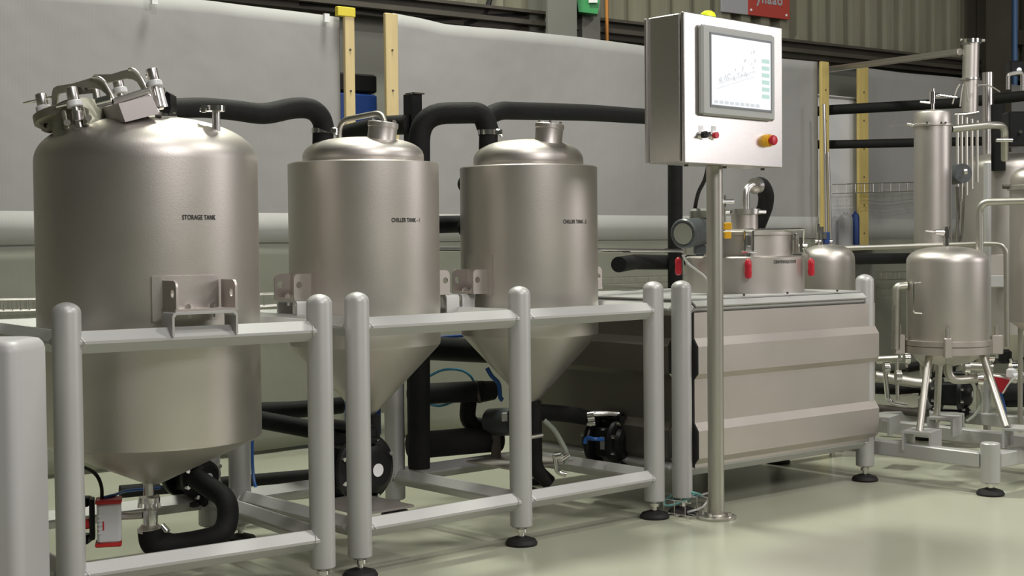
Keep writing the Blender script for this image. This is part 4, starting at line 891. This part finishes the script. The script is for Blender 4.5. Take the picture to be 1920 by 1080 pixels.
# things up by the dark column
tc_ = thing('vent_column', at(1818, 156, 8.6), 'vertical steel cylinder with a flanged top against the dark column', 'column')
MB().cyl(at(1818, 215, 8.6), at(1821, 80, 8.6), pm(15, 8.6), seg=32).build('column_shell', 'blasted_steel', tc_)
k = MB().cyl(at(1821, 81, 8.6), at(1821, 74, 8.6), pm(19, 8.6), seg=32); k.cyl(at(1800, 75, 8.6), at(1846, 76, 8.6), .010, seg=8); k.build('top_flange', 'polished_steel', tc_)
MB().cyl(at(1818, 150, 8.6), at(1818, 147, 8.6), pm(18, 8.6), seg=32).build('lower_ring', 'brushed_steel', tc_)
tag(MB().cyl(at(1852, 330, 8.7), at(1852, 136, 8.7), pm(10, 8.7), seg=24).build('standpipe', 'brushed_steel'), 'narrow steel standpipe right of the flanged vent column', 'pipe')
k = MB().tube(bend(P3([(1890, 168, 7.6), (1890, 139, 7.6), (1917, 135, 7.6), (1917, 170, 7.6)]), .02), .011, 10); tag(k.build('guard_rail', 'brushed_steel'), 'small bent steel guard hoop near the top right corner', 'rail')
dk = thing('control_junction_box', at(1900, 265, 7.6), 'black control box at the right edge under the black pipe', 'box'); MB().box(at(1912, 243, 7.65), (.16, .12, .19), None, .008).build('housing', 'black_plastic', dk); MB().cyl(at(1914, 247, 7.58), at(1914, 247, 7.56), .010, seg=10).build('button', 'polished_steel', dk)
dk = thing('black_motor_box', at(1900, 150, 8.2), 'small black box with a bright lamp behind the guard hoop', 'box'); MB().box(at(1908, 128, 8.2), (.12, .10, .08), None, .008).build('housing', 'black_plastic', dk); MB().cyl(at(1911, 131, 8.14), at(1911, 131, 8.12), .014, seg=14).build('lamp', 'screen_lit', dk)
for i, u in enumerate((1795, 1803, 1812, 1822, 1832)):
    tag(MB().cyl(at(u, 390 - 12*i, 8.0), at(u, 214+3*i, 8.0), .009, seg=8).build('thin_riser', 'pipe_steel'), ['first', 'second', 'third', 'fourth', 'fifth'][i]+' thin upright steel tube from the left between filter column and rear tank', 'tube', 'thin tubes behind the filter column')
for i, (p, q_) in enumerate((((1800, 158), (1786, 195)), ((1806, 158), (1800, 200)), ((1830, 160), (1875, 172)), ((1812, 160), (1815, 190)))):
    a, b = at(*p, 8.4), at(*q_, 8.4); tag(MB().tube(smooth_path([a, (a+b)/2+V((0, 0, .02)), b]), .005, 6).build('thin_hose', 'pipe_steel'), 'thin grey hose under the vent column '+['falling steeply left', 'falling left beside the steepest one', 'sweeping out to the right', 'hanging straight down'][i], 'hose', 'thin hoses under the vent column')
pipe([(1835, 210, 8.2), (1815, 214, 8.2), (1790, 215, 8.2)], .006, 'short thin steel crossbar above the thin tube bundle', .02, 'brushed_steel', 'steel_bar', seg=8)
mm = thing('small_dark_motor', at(1797, 355, 7.9), 'small dark round motor between filter column and rear tank', 'motor'); MB().cyl(at(1787, 328, 7.9), at(1806, 325, 7.8), .055, seg=24).build('motor_body', 'transmitter_paint', mm); MB().cyl(at(1806, 322, 7.75), at(1812, 321, 7.75), .02, seg=12).build('shaft_end', 'brushed_steel', mm)
pipe([(1795, 350, 7.8), (1797, 400, 7.8), (1793, 455, 7.7)], .009, 'dark hose hanging from the small dark motor', .03, 'dark_steel', 'drop_hose', seg=8)
pipe([(1808, 350, 7.8), (1804, 440, 7.75), (1795, 470, 7.7)], .007, 'thin dark hose just right of the motor drop hose', .03, 'dark_steel', 'drop_hose', seg=8)
# clutter of valves, pump and pipes under the vessels
pump(1782, 738, 7.25, .22, .23, -.5, 'black diaphragm pump under the front right vessel')
sb_ = thing('pump_stand', at(1776, 815, 7.2), 'grey channel stand carrying the pump under the right vessel', 'stand')
MB().prism([(-.085, 0), (.085, 0), (.085, .085), (-.085, .085)], .14, at(1776, 806, 7.15), frame(-.25), [[(-.077, .008), (.077, .008), (.077, .077), (-.077, .077)]]).build('channel', 'silver_paint', sb_, 20)
cl = [([(1640, 705, 7.3), (1720, 718, 7.3), (1760, 716, 7.3)], .028, 'olive steel manifold pipe low behind the slanted legs', 'pipe_steel'),
      ([(1645, 675, 7.5), (1705, 672, 7.4)], .022, 'short upper manifold pipe left of the front right vessel', 'pipe_steel'),
      ([(1660, 700, 7.1), (1665, 755, 7.1), (1700, 760, 7.1)], .013, 'small bent drain pipe beside the cabinet leg', 'polished_steel'),
      ([(1682, 675, 7.0), (1683, 750, 7.0)], .010, 'thin upright valve rod left of the slanted leg', 'polished_steel'),
      ([(1690, 742, 7.0), (1722, 739, 6.95)], .006, 'bright little lever left of the slanted leg', 'polished_steel'),
      ([(1800, 686, 7.1), (1860, 690, 7.1)], .024, 'short fat steel pipe right under the front vessel', 'pipe_steel'),
      ([(1818, 712, 7.0), (1845, 705, 7.0), (1905, 712, 7.0)], .020, 'steel pipe leading right to the red valve', 'pipe_steel'),
      ([(1850, 735, 7.3), (1852, 790, 7.3)], .020, 'thick upright steel stub behind the right slanted leg', 'pipe_steel'),
      ([(1640, 728, 7.4), (1735, 732, 7.4)], .030, 'black insulated pipe low behind the slanted legs', 'insulation_foam'),
      ([(1700, 690, 7.6), (1745, 682, 7.6), (1790, 690, 7.6)], .026, 'black insulated pipe under the filter column', 'insulation_foam'),
      ([(1640, 765, 7.3), (1735, 775, 7.3)], .022, 'grey pipe lying above the low skid rail', 'dark_steel'),
      ([(1880, 735, 7.1), (1960, 735, 7.1)], .045, 'thick black pipe at the right edge below the red valve', 'insulation_foam'),
      ([(1640, 790, 7.6), (1700, 800, 7.5)], .016, 'lowest grey pipe by the cabinet leg', 'pipe_steel')]
for p_, r_, lb, mt in cl: pipe(p_, r_, lb, .04, mt, 'process_pipe', seg=12)
wh = ['at the far left beside the cabinet', 'on the upright valve rod', 'above the slanted left leg', 'right under the front vessel', 'before the red valve', 'under the right clamp bracket', 'nearest the right edge']
for i, (u, v, Y) in enumerate(((1662, 690, 7.15), (1684, 705, 6.98), (1700, 672, 7.1), (1812, 690, 7.0), (1836, 712, 6.95), (1857, 668, 6.95), (1900, 690, 6.9))):
    vl = thing('sanitary_clamp', at(u, v, Y), 'small chromed sanitary clamp '+wh[i], 'clamp', 'small clamps below the right vessels')
    MB().cyl(at(u-5, v, Y), at(u+5, v, Y), .030, seg=20).build('clamp_ring', 'polished_steel', vl); MB().cyl(at(u, v+8, Y-.02), at(u, v+17, Y-.02), .007, seg=8).build('wing_nut', 'polished_steel', vl)
rv_ = thing('red_hand_valve', at(1882, 742, 6.8), 'red cone-shaped valve handle between the slanted leg and the right edge', 'valve')
MB().ppx([(1864, 706), (1893, 712), (1885, 736), (1878, 737)], 6.8, .04).build('handle', 'red_plastic', rv_); MB().box(at(1896, 700, 6.82), (.04, .04, .05), None, .008).build('valve_top', 'white_plastic', rv_); MB().cyl(at(1900, 706, 6.8), at(1918, 700, 6.8), .012).build('spout', 'white_plastic', rv_)
tag(MB().tube(smooth_path(P3([(1902, 708, 6.78), (1890, 722, 6.78), (1880, 738, 6.78)])), .004, 8).build('white_tube', 'white_cable'), 'thin white tube hanging from the red hand valve', 'tube')
tag(MB().tube(smooth_path(P3([(1876, 735, 6.85), (1884, 765, 6.85), (1888, 800, 6.85)])), .006, 8).build('blue_hose', 'blue_hose'), 'dark blue hose beside the right slanted leg', 'hose')
tag(MB().tube(smooth_path(P3([(1822, 700, 7.0), (1840, 745, 7.0), (1830, 775, 7.0), (1812, 790, 7.0)])), .007, 8).build('clear_hose', 'clear_hose'), 'clear hose looping below the front right vessel', 'hose')
bk = thing('black_actuator', at(1893, 690, 7.0), 'black valve actuator beside the edge vessel above the red valve', 'actuator'); MB().box(at(1882, 668, 7.0), (.07, .06, .07), None, .012).build('housing', 'black_plastic', bk); MB().cyl(at(1895, 672, 6.95), at(1899, 690, 6.95), .010).build('stem', 'polished_steel', bk); MB().box(at(1905, 740, 7.15), (.14, .1, .12), None, .01).build('motor', 'black_plastic', bk)

# ------------------------------------------------------------------ things on the wall, high up
pp = Plane(PW.pt(0, -.10, 0), PW.a)
def onw(u, v): return pp.on(u, v)
a, b = pp.loc(1352, 10)[0], pp.loc(1402, 10)[0]; c_ = pp.loc(1479, 10)[0]; zb_s = onw(1402, 28).z
sg = thing('wall_sign', pp.pt((a+c_)/2, 0, zb_s), 'red and pale grey sign board screwed to the cladding above the control box', 'sign')
MB().box(pp.pt((b+c_)/2, 0, zb_s+.20), (c_-b, .02, .40), PW.R, .002).build('red_panel', 'sign_red', sg)
MB().box(pp.pt((a+b)/2, .005, zb_s+.19), (b-a, .015, .38), PW.R, .002).build('grey_panel', 'sign_grey', sg)
k = MB()
for u, v in ((1406, 19), (1472, 29)): p = onw(u, v)-PW.n*.012; MB().cyl(p, p-PW.n*.004, .010, seg=10).build('screw', 'label_white', sg)
flat_text('ynaao', .11, Plane(pp.pt(0, -.011, 0), PW.a), 1443, -1, sg, 'sign_grey')
gbx = thing('green_box', onw(1100, 26), 'green plastic box fixed high between blue and orange pipes', 'box')
MB().ppx([(1080, -14), (1126, -10), (1121, 26), (1085, 22)], onw(1100, 20).y-.25, .12).build('box_body', 'green_plastic', gbx)
MB().box(at(1112, 1, onw(1100, 20).y-.27), (.06, .01, .03)).build('label', 'label_white', gbx)
for nm, u, v, r_, m, lb, cat in (('blue_conduit', 1056, 70, .022, 'blue_pipe_paint', 'pale blue upright pipe against the cladding left of the green box', 'pipe'), ('orange_conduit', 1121, 82, .012, 'orange_paint', 'thin orange upright pipe right of the green box', 'pipe'), ('blue_conduit', 1884, 150, .026, 'blue_pipe_paint', 'dark blue upright pipe near the top right corner', 'pipe')):
    p = onw(u, v); tag(MB().cyl(p-PW.n*.1-V((0, 0, .4)), V((p.x, p.y, 6))-PW.n*.1, r_, seg=12).build(nm, m), lb, cat)
cbx = thing('conduit_column', onw(1098, 80), 'grey square duct under the green box', 'duct'); p = onw(1092, 60); MB().box(V((p.x, p.y, p.z-.1))-PW.n*.05, (.16, .1, .9), PW.R, .003).build('duct', 'column_grey', cbx)
tag(MB().tube(smooth_path([onw(870, 46), onw(905, 30), onw(918, 0), onw(925, -30)], 6), .018, 8).build('black_cable', 'black_rubber'), 'black cable bending up left of the grey column', 'cable')
tag(MB().tube(smooth_path([onw(560, 8), onw(640, 14), onw(800, 36), onw(900, 30), onw(985, 28)], 6), .015, 8).build('black_cable', 'black_rubber'), 'black cable slung along the cladding rail above the middle sheet', 'cable')
tag(MB().tube(smooth_path([onw(1004, 58), onw(1040, 46), onw(1095, 42)], 6), .018, 8).build('black_cable', 'black_rubber'), 'black cable crossing behind the pale blue pipe', 'cable')
# in the gaps behind the sheets
yg = PC.on(690, 200).y
bc = thing('blue_machine', (PC.on(690, 200).x+.1, yg+.5, 0), 'blue machine with a black top seen through the gap between timber posts', 'machine')
MB().box(PC.pt(PC.loc(690, 200)[0], .38, (PC.on(690, 168).z)/2), (.36, .4, PC.on(690, 168).z), PC.R, .01).build('body', 'blue_paint', bc)
MB().box(PC.pt(PC.loc(690, 200)[0], .38, PC.on(690, 148).z), (.36, .4, (PC.on(690, 130)-PC.on(690, 166)).z), PC.R, .01).build('top_unit', 'black_plastic', bc)
for v, lb in ((92, 'upper'), (103, 'lower')):
    tag(MB().tube([PC.pt(PC.loc(640, v)[0], .6, PC.on(690, v+4).z), PC.pt(PC.loc(740, v)[0], .6, PC.on(690, v-4).z)], .012, 8).build('black_cable', 'black_rubber'), lb+' black cable crossing the gap between the two pale timber posts', 'cable')
pq = PC3.pt(PC3.loc(1572, 300)[0], .06, 0); pa = thing('added_pale_panel', pq, 'pale flat panel added to brighten the gap between the yellow posts', 'panel')  # added panel, its pale colour brightens the wall shaded by the sheets
MB().box(V((pq.x, pq.y, 1.1)), (.62, .03, 2.2), PC3.R, .004).build('board', 'white_plastic', pa)
MB().box(V((pq.x, pq.y, PC3.on(1572, 182).z))-PC3.n*.02, (.62, .01, .012), PC3.R).build('joint_strip', 'column_grey', pa)
gp = thing('shelf_bench', PC3.on(1575, 470), 'pale shelf in the right gap under the cable tray', 'shelf')
q = PC3.pt(PC3.loc(1570, 460)[0], -.05, 0); zsh = PC3.on(1570, 462).z
MB().box(V((q.x, q.y, zsh)), (.45, .3, .02), PC3.R, .002).build('top', 'cabinet_paint', gp)
for s in (-.2, .2): MB().box(V((q.x, q.y, zsh/2-.005))+PC3.s*s, (.03, .28, zsh-.01), PC3.R).build('side', 'column_grey', gp)
def bottle(u, hv, m, lb, r_):
    p = PC3.on(u, 460); base = PC3.pt(PC3.loc(u, 460)[0], -.05, zsh+.01); h = PC3.on(u, hv).z-zsh-.01
    tag(MB().lathe([(r_, 0), (r_, h*.8), (r_*.8, h*.9), (r_*.3, h*.95), (r_*.25, h)], base, None, 20).build('gas_bottle', m), lb, 'bottle')
bottle(1576, 398, 'grey_plastic', 'grey round-shouldered bottle on the shelf in the right gap', .055)
bottle(1594, 396, 'blue_paint', 'blue bottle beside the grey one in the right gap', .032)

# ------------------------------------------------------------------ grey cabinet at the left edge
Yk = 3.45; gx = thing('grey_cabinet', at(20, 1180, Yk), 'smooth grey rounded cabinet cut off by the left edge', 'cabinet')
x1_ = at(90, 800, Yk+.22).x; ztp = at(60, 640, Yk).z
cx = x1_-.30; dd = .26
prof2 = []
def rrect(hx, hy, r, n=6):
    o = []
    for sx, sy, t0 in ((1, 1, 0), (-1, 1, PI/2), (-1, -1, PI), (1, -1, 1.5*PI)):
        for k_ in range(n+1): t = t0+PI/2*k_/n; o.append((sx*(hx-r)+r*math.cos(t), sy*(hy-r)+r*math.sin(t)))
    return o
vs = []; lv = [(0, 0), (0, ztp-.03), (.004, ztp-.015), (.012, ztp-.004), (.03, ztp)]
for ins, z_ in lv:
    for x_, y_ in rrect(.30-ins, .12-ins, .035): vs.append(V((cx+x_, Yk+.12+y_, z_)))
m_ = 28; fs = [tuple(range(m_-1, -1, -1)), tuple(range(4*m_, 5*m_))]
for l_ in range(4): fs += [(l_*m_+i, l_*m_+(i+1) % m_, (l_+1)*m_+(i+1) % m_, (l_+1)*m_+i) for i in range(m_)]
MB().add(vs, fs).build('body', 'cabinet_paint', gx, 40)
